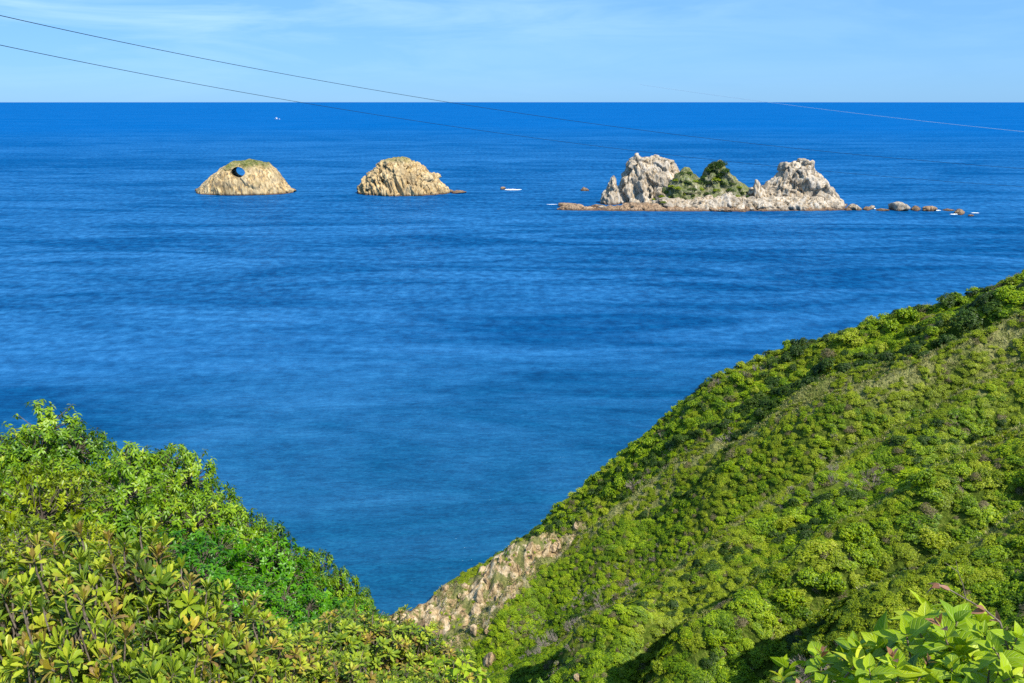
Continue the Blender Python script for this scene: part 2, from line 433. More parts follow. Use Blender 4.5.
# finer rows and columns where the eroded face stands
gx = np.sort(np.concatenate([gx, np.arange(-32, 34, 0.45)])); gy = np.sort(np.concatenate([gy, np.arange(118, 152, 0.4)])); nx, ny = len(gx), len(gy)
XX, YY = np.meshgrid(gx, gy); XY = np.c_[XX.ravel(), YY.ravel()]
HZ = height(XY); CM = cliff_mask(XY)
HG = HZ.reshape(ny, nx)
def hgrid(xy):
    """bilinear height of the built terrain"""
    i = np.clip(np.searchsorted(gx, xy[:, 0])-1, 0, nx-2); j = np.clip(np.searchsorted(gy, xy[:, 1])-1, 0, ny-2)
    tx = (xy[:, 0]-gx[i])/np.maximum(gx[i+1]-gx[i], 1e-6); ty = (xy[:, 1]-gy[j])/np.maximum(gy[j+1]-gy[j], 1e-6)
    return (HG[j, i]*(1-tx)+HG[j, i+1]*tx)*(1-ty)+(HG[j+1, i]*(1-tx)+HG[j+1, i+1]*tx)*ty
def visible(P, lift=0.0):
    """is the point above the terrain along the sight line"""
    ok = np.ones(len(P), bool); E = np.array([0, 0, EYE])
    for t in np.linspace(0.25, 0.985, 60):
        Q = E+(P-E)*t
        ok &= Q[:, 2] > hgrid(Q[:, :2])-lift
    return ok
dry = np.zeros(len(XY))
for (q, amp, wd), k in zip(ribw, (1., .75, .5, .4, .3)):
    dd = seg_dist(XY, q)+1.6*fbm(np.c_[XY*0.15, np.zeros(len(XY))], 3)
    dry = np.maximum(dry, (.5+.5*k)*(1-smooth(dd, 0.6, 2.4)))

m, nt = mat_new('hillside_ground')
ge = N(nt, 'ShaderNodeNewGeometry'); pos = ge.outputs['Position']
n1 = noise_n(nt, pos, 0.25, 6, 0.65); n2 = noise_n(nt, pos, 1.6, 5, 0.65)
soil = ramp(nt, n2, [(0.3, (0.04, 0.065, 0.006)), (0.5, (0.08, 0.12, 0.010)), (0.7, (0.16, 0.18, 0.03))]).outputs['Color']
a_dry = N(nt, 'ShaderNodeAttribute', attribute_name='dry')
soil = mixc(nt, math_n(nt, 'MULTIPLY', a_dry.outputs['Fac'], 0.8), soil, ramp(nt, n2, [(0.3, (0.16, 0.18, 0.04)), (0.7, (0.36, 0.33, 0.14))]).outputs['Color'])
a_rock = N(nt, 'ShaderNodeAttribute', attribute_name='rock')
mp = N(nt, 'ShaderNodeMapping'); mp.inputs['Scale'].default_value = (1, 1, 0.4); mp.inputs['Rotation'].default_value = (0.3, R(30), 0); L(nt, pos, mp.inputs['Vector'])
st = noise_n(nt, mp.outputs[0], 0.7, 6, 0.7, 0.6)
rk = ramp(nt, st, [(0.38, (0.06, 0.045, 0.03)), (0.44, (0.28, 0.19, 0.09)), (0.52, (0.47, 0.35, 0.20)), (0.66, (0.60, 0.50, 0.35))]).outputs['Color']  # darkest stops paint shaded cracks and patches into the face's colour
gp = ramp(nt, noise_n(nt, pos, 0.33, 4), [(0.50, 0.0), (0.56, 0.9)]).outputs['Color']
rk = mixc(nt, gp, rk, ramp(nt, n2, [(0.3, (0.06, 0.085, 0.015)), (0.7, (0.20, 0.20, 0.06))]).outputs['Color'])
c = mixc(nt, a_rock.outputs['Fac'], soil, rk)
sx = N(nt, 'ShaderNodeSeparateXYZ'); L(nt, pos, sx.inputs[0])
tide = ramp(nt, math_n(nt, 'DIVIDE', sx.outputs[2], 10.0), [(0.03, 1.0), (0.13, 0.0)]).outputs['Color']
c = mixc(nt, math_n(nt, 'MULTIPLY', tide, 0.85), c, (0.10, 0.07, 0.05))
p = N(nt, 'ShaderNodeBsdfPrincipled', i_Roughness=0.95); p.inputs['Specular IOR Level'].default_value = 0.15
L(nt, c, p.inputs['Base Color'])
bp = N(nt, 'ShaderNodeBump', i_Strength=0.9, i_Distance=0.6); L(nt, math_n(nt, 'ADD', st, n2), bp.inputs['Height']); L(nt, bp.outputs[0], p.inputs['Normal'])
o = N(nt, 'ShaderNodeOutputMaterial'); L(nt, p.outputs[0], o.inputs['Surface'])
M_ground = m
ground = mesh_obj('hillside', np.c_[XY, HZ], grid_faces(ny, nx), M_ground, smooth=True, attrs={'rock': CM, 'dry': dry*(1-CM)})
tag(ground, 'steep coastal hillside with ribs running down to the cove', kind='structure')

# ------------------------------------------------------------------ sea
m, nt = mat_new('sea_water')
ge = N(nt, 'ShaderNodeNewGeometry'); pos = ge.outputs['Position']
def aniso(sxv, syv, rot):
    mp = N(nt, 'ShaderNodeMapping'); mp.inputs['Scale'].default_value = (sxv, syv, 1); mp.inputs['Rotation'].default_value = (0, 0, rot)
    L(nt, pos, mp.inputs['Vector']); return mp.outputs[0]
wind = noise_n(nt, aniso(0.0060, 0.022, R(-11)), 1.0, 7, 0.66, 1.5)
wind2 = noise_n(nt, aniso(0.0012, 0.004, R(-8)), 1.0, 5, 0.6, 0.6)
swell = noise_n(nt, aniso(0.02, 0.085, R(-10)), 1.0, 3, 0.5, 0.5)
chop = noise_n(nt, aniso(0.22, 0.62, R(-16)), 1.0, 4, 0.66, 0.5)
rip = noise_n(nt, aniso(0.9, 2.0, R(10)), 1.0, 3, 0.62)
long_ = noise_n(nt, aniso(0.035, 0.17, R(-12)), 1.0, 4, 0.6, 0.6)
ruff = ramp(nt, math_n(nt, 'ADD', math_n(nt, 'MULTIPLY', wind, 0.62), math_n(nt, 'MULTIPLY', wind2, 0.38)), [(0.42, 0.0), (0.60, 1.0)]).outputs['Color']
# depth: shoaling water by the cove is greener
sx = N(nt, 'ShaderNodeSeparateXYZ'); L(nt, pos, sx.inputs[0])
dist = N(nt, 'ShaderNodeVectorMath', operation='LENGTH'); L(nt, pos, dist.inputs[0])
shoal = ramp(nt, math_n(nt, 'DIVIDE', dist.outputs['Value'], 1000.0), [(0.12, 1.0), (0.34, 0.0)]).outputs['Color']
deep = mixc(nt, ruff, (0.0006, 0.048, 0.150), (0.008, 0.100, 0.266))
body = mixc(nt, math_n(nt, 'MULTIPLY', shoal, 0.75), deep, (0.0012, 0.054, 0.104))
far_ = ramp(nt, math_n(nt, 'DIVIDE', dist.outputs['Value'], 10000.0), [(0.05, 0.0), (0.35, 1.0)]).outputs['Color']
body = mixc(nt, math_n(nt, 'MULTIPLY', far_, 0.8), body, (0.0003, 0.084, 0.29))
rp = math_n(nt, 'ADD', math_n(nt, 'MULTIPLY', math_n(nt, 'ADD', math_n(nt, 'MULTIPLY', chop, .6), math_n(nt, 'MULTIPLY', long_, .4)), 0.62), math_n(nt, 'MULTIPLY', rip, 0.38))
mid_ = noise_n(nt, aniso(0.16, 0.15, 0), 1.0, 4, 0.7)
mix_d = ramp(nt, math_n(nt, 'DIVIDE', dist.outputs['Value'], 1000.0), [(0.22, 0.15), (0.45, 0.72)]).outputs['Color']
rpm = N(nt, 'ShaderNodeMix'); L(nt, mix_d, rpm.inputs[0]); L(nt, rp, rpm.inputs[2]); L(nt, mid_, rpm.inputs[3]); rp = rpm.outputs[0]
body = mixc(nt, ramp(nt, rp, [(0.43, 1.0), (0.495, 0.0)]).outputs['Color'], body, mixc(nt, 1.0, body, (0.35, 0.66, 0.72), 'MULTIPLY'))  # ripples darkened, then brightened below, in the water colour, imitating wave shading
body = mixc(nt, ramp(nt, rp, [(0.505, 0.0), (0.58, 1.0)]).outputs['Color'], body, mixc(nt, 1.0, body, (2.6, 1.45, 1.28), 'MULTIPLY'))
h = math_n(nt, 'ADD', math_n(nt, 'MULTIPLY', swell, 2.2), math_n(nt, 'ADD', math_n(nt, 'MULTIPLY', chop, 0.9), math_n(nt, 'MULTIPLY', rip, 0.16)))
bp = N(nt, 'ShaderNodeBump', i_Strength=1.0, i_Distance=0.55); L(nt, h, bp.inputs['Height'])
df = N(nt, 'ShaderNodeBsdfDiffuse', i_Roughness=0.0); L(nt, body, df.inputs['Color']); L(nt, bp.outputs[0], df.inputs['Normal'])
gl = N(nt, 'ShaderNodeBsdfGlossy'); gl.inputs['Color'].default_value = (0.55, 0.85, 1, 1); L(nt, bp.outputs[0], gl.inputs['Normal'])
L(nt, math_n(nt, 'ADD', math_n(nt, 'MULTIPLY', ruff, 0.10), 0.20), gl.inputs['Roughness'])
# a ruffled sea mirrors far less at grazing angles than still water
fr = N(nt, 'ShaderNodeFresnel', i_IOR=1.33)
fac = math_n(nt, 'MULTIPLY', math_n(nt, 'MINIMUM', fr.outputs[0], 0.45), math_n(nt, 'ADD', math_n(nt, 'MULTIPLY', ruff, 0.26), 0.10))
fac = math_n(nt, 'MULTIPLY', fac, math_n(nt, 'SUBTRACT', 1.0, math_n(nt, 'MULTIPLY', far_, 0.75)))
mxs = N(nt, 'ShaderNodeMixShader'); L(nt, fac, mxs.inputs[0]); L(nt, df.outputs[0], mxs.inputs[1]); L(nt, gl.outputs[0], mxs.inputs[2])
o = N(nt, 'ShaderNodeOutputMaterial'); L(nt, mxs.outputs[0], o.inputs['Surface'])
rad = np.concatenate([[0], np.geomspace(40, 120000, 60)]); th = np.linspace(0, 2*np.pi, 97)
V = np.stack([rad[:, None]*np.cos(th), rad[:, None]*np.sin(th), np.zeros((len(rad), len(th)))], -1).reshape(-1, 3)
sea = mesh_obj('sea', V, grid_faces(len(rad), len(th)), m, smooth=True)
tag(sea, 'deep blue open sea ruffled by the wind out to the horizon', kind='structure')

# ------------------------------------------------------------------ islets
M_islet = rock_mat('islet_rock', pale=(0.45, 0.40, 0.33), ochre=(0.38, 0.27, 0.14), grey=(0.15, 0.145, 0.135))
M_stack = rock_mat('golden_islet_rock', pale=(0.50, 0.39, 0.22), ochre=(0.38, 0.24, 0.08), grey=(0.20, 0.16, 0.11))
M_reef = rock_mat('reef_rock', pale=(0.33, 0.235, 0.15), ochre=(0.20, 0.12, 0.065), grey=(0.09, 0.07, 0.055), scale=1.6, grass=False)
M_boulder = rock_mat('hillside_boulder', tide=False, grass=False, scale=3.0, pale=(0.46, 0.36, 0.23), ochre=(0.34, 0.23, 0.11), grey=(0.17, 0.14, 0.10))

def rock_body(name, skyline, Y, depth, mat, parent=None, nx=150, ns=110, pw=2.6, q=0.62, amp=2.4, freq=0.09, lean=0.0, strata=(1, 1, .35),
              green=None, base_z=-3.0, seed=0.0, blk=7.0):
    """a crag with real depth: its crest follows the skyline (pixels, turned to metres at distance Y), its flanks fall to the sea in front and behind"""
    jit = np.random.default_rng(int(seed*100)); us = np.linspace(skyline[0][0], skyline[-1][0], max(len(skyline)*2, 12)); vs_ = np.interp(us, [q[0] for q in skyline], [q[1] for q in skyline])+jit.uniform(-.9, .7, len(us))*(name != 'reef_shelf')
    W3 = np.array([at_y(u, v, Y) for u, v in zip(us, vs_)]); X, Z = W3[:, 0], np.maximum(W3[:, 2], 0.05)
    x = np.linspace(X[0], X[-1], nx); sky_z = np.interp(x, X, Z)
    s = np.linspace(-1, 1, ns); s = np.sign(s)*np.abs(s)**0.8
    xr = (x-X[0])/(X[-1]-X[0])
    dd = depth*np.clip((4*xr*(1-xr)), 0.02, 1)**0.5
    prof = (1-np.abs(s)**pw)**q
    XX = np.repeat(x[:, None], ns, 1); YY = Y+s[None]*dd[:, None]; ZZ = sky_z[:, None]*prof[None]+base_z*(1-prof[None])
    YY = YY+lean*(ZZ/ max(sky_z.max(), 1))*depth
    P = np.stack([XX, YY, ZZ], -1).reshape(-1, 3)
    G = P.reshape(nx, ns, 3)
    nrm = norm(np.cross(np.gradient(G, axis=0), np.gradient(G, axis=1))).reshape(-1, 3)
    nrm[nrm[:, 2] < 0] *= -1
    up = nrm[:, 2].copy()
    c_, s_ = math.cos(0.35), math.sin(0.35)
    Q = np.c_[P[:, 0]*c_+P[:, 2]*s_, P[:, 1], -P[:, 0]*s_+P[:, 2]*c_]*np.array(strata)+seed
    d = ridged(Q*freq*0.72, 5, .42)-0.9
    d2 = ridged(P*freq*2.6+seed+5, 3)-0.8
    k = np.clip((P[:, 2]-base_z)/6, 0, 1)
    # joint blocks: every vertex belongs to its nearest site and moves with it, seams stay back
    rs = np.random.default_rng(int(seed*10)); bs = blk*np.array([1, 1, 1.7])
    Qb = Q/np.array(strata)*np.array([1, 1, 1]); lo, hi = Qb.min(0), Qb.max(0); ncell = int(np.clip(np.prod((hi-lo)/bs+.6), 12, 420))
    sites = rs.uniform(lo, hi, (ncell, 3)); off = rs.uniform(-1, 1, ncell); tilt = rs.normal(0, .55, (ncell, 3))
    near = np.empty(len(P), int); seam = np.empty(len(P))
    Qw = Qb+blk*.25*np.c_[perlin(P/blk*1.3), perlin(P/blk*1.3+31), perlin(P/blk*1.3+57)]
    for a_ in range(0, len(P), 8000):
        D2 = np.sqrt((((Qw[a_:a_+8000, None]-sites[None])/bs)**2).sum(-1)); pt = np.partition(D2, 1, 1)
        near[a_:a_+8000] = D2.argmin(1); seam[a_:a_+8000] = pt[:, 1]-pt[:, 0]
    block = off[near]+((Qb-sites[near])*tilt[near]).sum(1)/blk-.5*np.exp(-(seam/.10)**2)
    tone = rs.uniform(0, 1, ncell)[near]
    # blocks and ledges
    P = P+nrm*(amp*(0.70*d+0.14*d2+0.62*block)*k)[:, None]*np.array([1.0, 1.2, .55])
    a = np.zeros(len(P))
    if green: a = np.clip(green(P, up, sky_z.max())+0.5*fbm(P*0.11+seed, 3), 0, 1)
    return mesh_obj(name, P, grid_faces(nx, ns)[:, ::-1], mat, parent, smooth=False, attrs={'green': a, 'tone': tone})

# western arched stack
sk1 = [(197, 190), (200, 187.5), (206, 182), (213, 176), (222, 168), (232, 162), (242, 160), (254, 160), (264, 162), (271, 167), (277, 174), (283, 182), (289, 187), (294, 190)]
Y1 = 926.0
a1 = rock_body('arched_islet', sk1, Y1, 34, M_stack, blk=9.0, nx=200, ns=150, pw=3.0, q=0.55, amp=1.7, freq=0.07, seed=2.1,
               green=lambda P, up, zm: smooth(P[:, 2]/zm, .62, .95)*1.3-0.15)
cut = bpy.data.meshes.new('tunnel'); import bmesh
bm = bmesh.new()
c0 = at_y(236, 173.2, Y1-45); c1 = at_y(246.5, 169.4, Y1+60)
ax = Vector(c1-c0)
bmesh.ops.create_cone(bm, cap_ends=True, segments=24, radius1=1, radius2=1, depth=ax.length)
for v in bm.verts:
    f = 1+0.09*math.sin(v.co.x*3+1)
    v.co.x *= 8.4*f; v.co.y *= 5.4*f
q = ax.to_track_quat('Z', 'Y')
bmesh.ops.rotate(bm, verts=bm.verts, cent=(0, 0, 0), matrix=q.to_matrix())
bmesh.ops.translate(bm, verts=bm.verts, vec=Vector((c0+c1)/2))
bm.to_mesh(cut); bm.free()
oc = bpy.data.objects.new('tunnel', cut); COL.objects.link(oc)
# boolean needs a closed body: cap the open underside first
bm = bmesh.new(); bm.from_mesh(a1.data)
bmesh.ops.holes_fill(bm, edges=[e for e in bm.edges if e.is_boundary], sides=0)
bmesh.ops.recalc_face_normals(bm, faces=bm.faces); bm.to_mesh(a1.data); bm.free()
md = a1.modifiers.new('bore', 'BOOLEAN'); md.operation = 'DIFFERENCE'; md.object = oc; md.solver = 'EXACT'
dg = bpy.context.evaluated_depsgraph_get()
me2 = bpy.data.meshes.new_from_object(a1.evaluated_get(dg))
a1.modifiers.clear(); a1.data = me2
bpy.data.objects.remove(oc)
tag(a1, 'domed ochre rock islet with a grassy top and a hole right through it', 'islet')

# slanted stack with vertical grooves
sk2 = [(358, 193), (360, 186), (364, 178), (372, 170), (379, 164), (386, 160), (393, 157), (400, 156.5), (404, 157), (409, 161), (417, 164.5), (426, 169), (434, 174), (440, 181), (445, 187), (449, 193)]
a2 = rock_body('grooved_islet', sk2, 922.0, 36, M_stack, blk=6.0, nx=200, ns=170, pw=2.4, q=0.6, amp=4.2, freq=0.17, strata=(1.1, .5, .12), seed=7.7,
               green=lambda P, up, zm: smooth(P[:, 2]/zm, .75, 1.0)*0.9*(1-smooth(P[:, 0], -115, -100))-0.25)
tag(a2, 'bare pale rock islet with slanting grooves and one pointed crest', 'islet')

# the large eastern islet
isl = empty('craggy_islet', tuple(on_sea(720, 207)))
isl_inv = isl.location.copy()
def child_rock(name, *a, **k):
    o = rock_body(name, *a, **k); o.parent = isl; o.location = -isl_inv; return o
child_rock('rock_peak', [(610, 199), (617, 193), (621, 184), (624, 175), (628, 165), (632, 157), (636, 152.5), (640, 154.5), (645, 157.5), (652, 157), (659, 157), (666, 159.5), (672, 161), (677, 168), (683, 177), (692, 188), (702, 199)],
           838, 30, M_islet, amp=4.4, freq=0.085, seed=1.3, pw=1.9, q=.85, strata=(1, 1, .5))
child_rock('rock_spire', [(600, 200), (603, 194), (607, 185), (611, 177), (613, 175.5), (615, 180), (617, 189), (620, 200)], 822, 13, M_islet, nx=60, ns=50, amp=2.4, freq=0.14, seed=3.3, pw=1.6, q=1)
gr = lambda P, up, zm: np.clip(0.95+0*P[:, 0], 0, 1)
child_rock('wooded_hump', [(646, 206), (660, 196), (670, 184), (678, 175), (684, 168), (689, 168), (696, 175), (702, 177), (708, 167), (714, 161), (722, 160.5), (729, 168), (737, 180), (746, 186), (756, 196), (768, 208)],
           812, 30, M_islet, amp=3.0, freq=0.09, seed=5.1, pw=1.7, q=1.0, green=gr)
child_rock('rock_rib', [(735, 208), (742, 197), (750, 189), (756, 185), (762, 191), (768, 192), (776, 190), (783, 189), (791, 196), (799, 208)], 800, 20, M_islet, amp=5.2, freq=0.12, seed=8.1, pw=1.5, q=1.0, strata=(1.5, .6, .4))
child_rock('rock_peak', [(758, 208), (763, 190), (768, 183), (774, 180), (779, 172), (785, 163.5), (792, 160.5), (799, 159.5), (807, 161.5), (812, 167), (816, 173.5), (823, 178), (826, 184), (830, 191), (838, 199), (847, 208)],
           806, 30, M_islet, amp=4.2, freq=0.085, seed=11.4, pw=2.0, q=.8, strata=(1, 1, .55))
child_rock('rock_flake', [(752, 200), (754, 189), (755.5, 179), (757, 179.5), (761, 185), (767, 192), (771, 200)], 790, 7, M_islet, nx=50, ns=40, amp=1.5, freq=0.2, seed=2.4, pw=1.5, q=1)
child_rock('rock_face', [(640, 209), (652, 204), (664, 200), (676, 199), (690, 199), (705, 196), (716, 198), (728, 194), (740, 197), (752, 199), (766, 198), (780, 196), (795, 197), (812, 196), (826, 201), (842, 207), (850, 210)],
           778, 18, M_islet, nx=200, ns=70, amp=3.4, freq=0.14, seed=4.4, pw=1.7, q=.9)
rj = np.random.default_rng(77)
shelf = []
for u_ in np.arange(557, 864, 3.2):
    v_ = np.interp(u_, [557, 570, 590, 597, 601, 612, 640, 690, 760, 830, 856, 863], [207.6, 206.0, 206.4, 209.4, 209.2, 205.4, 205.0, 206.8, 207.2, 208.2, 209.0, 209.8])+rj.uniform(-1.1, 1.1)
    shelf.append((float(u_), float(v_)))
child_rock('reef_shelf', shelf,
           772, 13, M_reef, nx=300, ns=50, blk=4.0, amp=2.2, freq=0.16, seed=6.6, pw=3, q=.6)
tag(isl, 'large craggy islet with two bare peaks and a bushy hump between them', 'islet')

def boulder_mesh(name, seed, mat, sub=4, amp=0.28, freq=1.3, flat=False):
    bm = bmesh.new(); bmesh.ops.create_icosphere(bm, subdivisions=sub, radius=1)
    P = np.array([v.co[:] for v in bm.verts]); n = norm(P)
    r_ = np.random.default_rng(seed)
    # plane cuts give it facets
    for k in range(9):
        d = norm(r_.normal(size=3)); off = r_.uniform(.38, .8)
        e = np.maximum((P@d)-off, 0); P = P-e[:, None]*d*0.92
    P = P+n*(amp*0.5*(ridged(P*freq+seed, 4)-.7))[:, None]
    F = np.array([[v.index for v in f.verts] for f in bm.faces]); bm.free()
    o = mesh_obj(name, P, F, mat, attrs={'green': np.zeros(len(P)), 'tone': np.full(len(P), r_.uniform(.08, .45))}, link=False)
    return o.data
def put_rock(name, me, loc, sc, rz, label, group=None, ry=0):
    o = bpy.data.objects.new(name, me); COL.objects.link(o); o.location = loc; o.scale = sc; o.rotation_euler = (0, ry, rz)
    return tag(o, label, 'rock', group)
SEA_ROCKS = [boulder_mesh('sea_rock', 20+i, M_reef) for i in range(3)]
PALE_ROCKS = [boulder_mesh('pale_sea_rock', 30+i, M_islet) for i in range(3)]
def sea_rock(u, v, wpx, hpx, label, k=0, pale=False, group=None, ry=0.1):
    P = on_sea(u, v); s = P[1]/FPX
    return put_rock('sea_rock', (PALE_ROCKS if pale else SEA_ROCKS)[k % 3], (P[0], P[1]+wpx*s*.4, hpx*s*.12), (wpx*s*.56, wpx*s*.5, hpx*s*1.0), k*1.3, label, group, ry)
sea_rock(457, 193.5, 18, 2.2, 'low brown rock ledge off the foot of the grooved islet', 1)
sea_rock(449, 192.5, 10, 3.5, 'small brown rock touching the grooved islet', 2)
sea_rock(199, 191.3, 9, 2.2, 'low brown rock at the left foot of the arched islet', 0)
sea_rock(290, 192, 10, 3, 'low reddish rock at the right foot of the arched islet', 1)
sea_rock(585, 191, 8, 3.6, 'lone brown rock in open water beside the grey spire', 2)
sea_rock(503, 189.6, 5, 2.4, 'dark rock awash with a white breaker over it', 0)
sea_rock(570, 206.8, 22, 2.6, 'long brown reef rock at the outer tip of the shelf', 0)
sea_rock(598, 207, 14, 2.2, 'brown reef rock between the outer tip and the big islet', 2)
sea_rock(856, 210.5, 12, 5, 'pale rock beside the foot of the eastern peak', 0, True)
sea_rock(868, 210.5, 9, 3, 'small brown rock in the chain off the eastern peak', 1)
sea_rock(872, 209.5, 7, 4, 'small pale rock in the chain off the eastern peak', 1, True)
sea_rock(884, 211, 12, 2.2, 'low dark ledge just before the tall pale boulder', 2)
sea_rock(902, 211, 23, 9.5, 'tall pale wedge boulder in the chain off the eastern peak', 2, True, ry=.25)
sea_rock(917, 211, 10, 4, 'brown rock leaning on the tall pale boulder', 1)
sea_rock(932, 211.5, 15, 4.4, 'rounded brown rock beyond the tall pale boulder', 0)
sea_rock(950, 211, 10, 2, 'thin dark ledge near the end of the rock chain', 2)
sea_rock(961, 215, 11, 4.6, 'last brown rock with white foam at the end of the chain', 1)
sea_rock(972, 216.5, 6, 1.6, 'tiny dark rock beyond the end of the chain', 0)

rs_ = np.random.default_rng(12)
for k in range(26):
    u_ = 606+k*9.6+rs_.uniform(-3, 3); w_ = rs_.uniform(4, 11)
    sea_rock(u_, 209.8+rs_.uniform(-.8, 1.3)+(1.0 if 680 < u_ < 790 else 0), w_, w_*rs_.uniform(.22, .5), f"low {'pale' if k % 3 == 0 else 'brown'} rock at the waterline below the {'western peak' if u_ < 690 else ('wooded hump' if u_ < 760 else 'eastern peak')}", k, k % 3 == 0,
             f"{'pale' if k % 3 == 0 else 'brown'} waterline rocks below the {'western peak' if u_ < 690 else ('wooded hump' if u_ < 760 else 'eastern peak')}")

# breakers
m, nt = mat_new('foam_white')
ge = N(nt, 'ShaderNodeNewGeometry'); nz = noise_n(nt, ge.outputs['Position'], 0.5, 5, .7)
p = N(nt, 'ShaderNodeBsdfPrincipled', i_Roughness=0.7); L(nt, ramp(nt, nz, [(.35, (.55, .66, .74)), (.6, (.86, .89, .92))]).outputs[0], p.inputs['Base Color'])
tr = N(nt, 'ShaderNodeBsdfTransparent'); mx = N(nt, 'ShaderNodeMixShader')
at = N(nt, 'ShaderNodeAttribute', attribute_name='tint')
L(nt, ramp(nt, math_n(nt, 'MULTIPLY', at.outputs['Fac'], nz), [(.16, 0.0), (.34, 1.0)]).outputs[0], mx.inputs[0]); L(nt, tr.outputs[0], mx.inputs[1]); L(nt, p.outputs[0], mx.inputs[2])
o = N(nt, 'ShaderNodeOutputMaterial'); L(nt, mx.outputs[0], o.inputs['Surface']); M_foam = m
fg = Geo()
def foam(u, v, wpx, dm, h=0.5):
    P = on_sea(u, v); s = P[1]/FPX; n = 26; t = np.linspace(-1, 1, n); k = np.linspace(-1, 1, 9)
    T, K = np.meshgrid(t, k, indexing='ij')
    e = np.sqrt(np.clip(1-T**2, 0, 1))
    X = P[0]+T*wpx*s*.5; Yv = P[1]+K*dm*(.35+.65*e)+1.2*perlin(np.c_[X.ravel()*.12, Yv0(X)*0, np.full(X.size, 3.1)]).reshape(X.shape)
    Z = 0.12+h*np.exp(-(K*1.6)**2)*e*(0.6+0.4*perlin(np.c_[X.ravel()*.5, K.ravel()*2, np.full(X.size, 1.1)]).reshape(X.shape))
    tint = (1-np.abs(K)**2)*e
    fg.add(np.stack([X, Yv, Z], -1).reshape(-1, 3), grid_faces(n, 9), tint.ravel())
def Yv0(X): return X.ravel()
foam(512, 190.2, 17, 4, 2.0); foam(519, 189.8, 6, 3, 1.0); foam(955, 214.5, 12, 3, 1.0); foam(936, 210.5, 10, 4, .8); foam(975, 213, 9, 3, .4)
foam(552, 204.5, 12, 2, .2); foam(566, 204.6, 12, 3, 1.6); foam(873, 209, 6, 2, 1.5)
tag(fg.build('sea_foam', M_foam), 'white foam breaking round the rocks and islets', kind='stuff')

# ------------------------------------------------------------------ hillside shrubs
G_BRIGHT = [(0.0, (0.035, 0.085, 0.002)), (0.32, (0.11, 0.21, 0.002)), (0.58, (0.26, 0.39, 0.004)), (0.82, (0.42, 0.52, 0.006)), (1.0, (0.52, 0.58, 0.03))]
G_OLIVE = [(0.0, (0.08, 0.125, 0.003)), (0.4, (0.21, 0.29, 0.005)), (0.7, (0.38, 0.45, 0.010)), (1.0, (0.52, 0.52, 0.08))]
G_DARK = [(0.0, (0.014, 0.036, 0.004)), (0.5, (0.042, 0.09, 0.006)), (0.85, (0.09, 0.155, 0.009)), (1.0, (0.16, 0.23, 0.02))]
G_BROWN = [(0.0, (0.06, 0.05, 0.02)), (0.5, (0.17, 0.14, 0.06)), (1.0, (0.30, 0.25, 0.12))]
M_bright = leaf_mat('bright_leaves', G_BRIGHT, 0.36, world_noise=(0.16, 0.55), per_object=0.35)
M_olive = leaf_mat('olive_leaves', G_OLIVE, 0.32, world_noise=(0.16, 0.5), per_object=0.35)
M_dark = leaf_mat('dark_leaves', G_DARK, 0.26, world_noise=(0.2, 0.4), per_object=0.35)
M_brown = leaf_mat('brown_leaves', G_BROWN, 0.15, per_object=0.3)
M_twig = bark_mat('grey_twigs', (0.17, 0.135, 0.11), (0.36, 0.31, 0.27), 3)

def shrub_mesh(name, mat, lobes=7, tufts=130, per=22, size=0.085, flat=0.75, seed=0, spread=0.62, aspect=0.62):
    """unit shrub (radius about 1): lobes carrying tufts, each tuft a little dome of leaf clumps"""
    g = Geo(); r_ = np.random.default_rng(seed)
    th = r_.uniform(0, 6.28, lobes); rr = spread*np.sqrt(r_.uniform(0.05, 1, lobes)); rr[0] = 0.05
    Cc = np.c_[rr*np.cos(th), rr*np.sin(th), flat*(0.50-0.40*rr**1.5)*r_.uniform(.7, 1.2, lobes)]
    Rr = r_.uniform(.30, .50, lobes)*(1.05-.30*rr)
    q = r_.integers(0, lobes, tufts); d = norm(r_.normal(size=(tufts, 3))+np.array([0, 0, .55])); d[:, 2] = np.where(d[:, 2] < -.25, -d[:, 2], d[:, 2])
    T = Cc[q]+d*Rr[q][:, None]*np.array([1, 1, .85])*r_.uniform(.82, 1.08, tufts)[:, None]
    T[:, 2] = np.maximum(T[:, 2], -0.12)
    ttint = np.clip(r_.normal(.46, .13, tufts), .05, .95)
    tr = r_.uniform(.06, .115, tufts)
    k = np.repeat(np.arange(tufts), per); n = len(k)
    e = norm(r_.normal(size=(n, 3))+d[k]*0.9)
    P = T[k]+e*tr[k][:, None]*r_.uniform(.55, 1.1, n)[:, None]
    Nn = norm(.6*e+.35*d[k]+np.array([0, 0, .75])+0.42*r_.normal(size=(n, 3))); A = r_.normal(size=(n, 3)); A = norm(A-(A*Nn).sum(1, keepdims=True)*Nn)
    s = size*r_.uniform(.7, 1.35, n)
    blades(g, P, A, Nn, s*1.35, s*aspect*1.2, np.clip(ttint[k]+r_.normal(0, .10, n), 0, 1))
    return g.build(name, mat, link=False).data

def bare_mesh(name, seed, n0=16):
    g = Geo(); r_ = np.random.default_rng(seed)
    for i in range(n0):
        a = r_.uniform(0, 6.28); d = norm(np.array([math.cos(a)*r_.uniform(.2, .9), math.sin(a)*r_.uniform(.2, .9), 1]))
        ln = r_.uniform(.8, 1.3); p0 = np.array([math.cos(a)*.15, math.sin(a)*.15, -.1])
        pts = [p0+d*ln*t+r_.normal(0, .04, 3)*t for t in np.linspace(0, 1, 5)]
        tube(g, pts, np.linspace(.022, .010, 5), 4, r_.uniform(.2, .9))
        for j in range(9):
            t = r_.uniform(.3, .95); q = np.array(pts[int(t*4)]); e = norm(d+r_.normal(0, .6, 3)); l2 = r_.uniform(.2, .5)
            tube(g, [q, q+e*l2*.5+r_.normal(0, .03, 3), q+e*l2], [.011, .009, .006], 3, r_.uniform(.2, .9))
    return g.build(name, M_twig, link=False).data

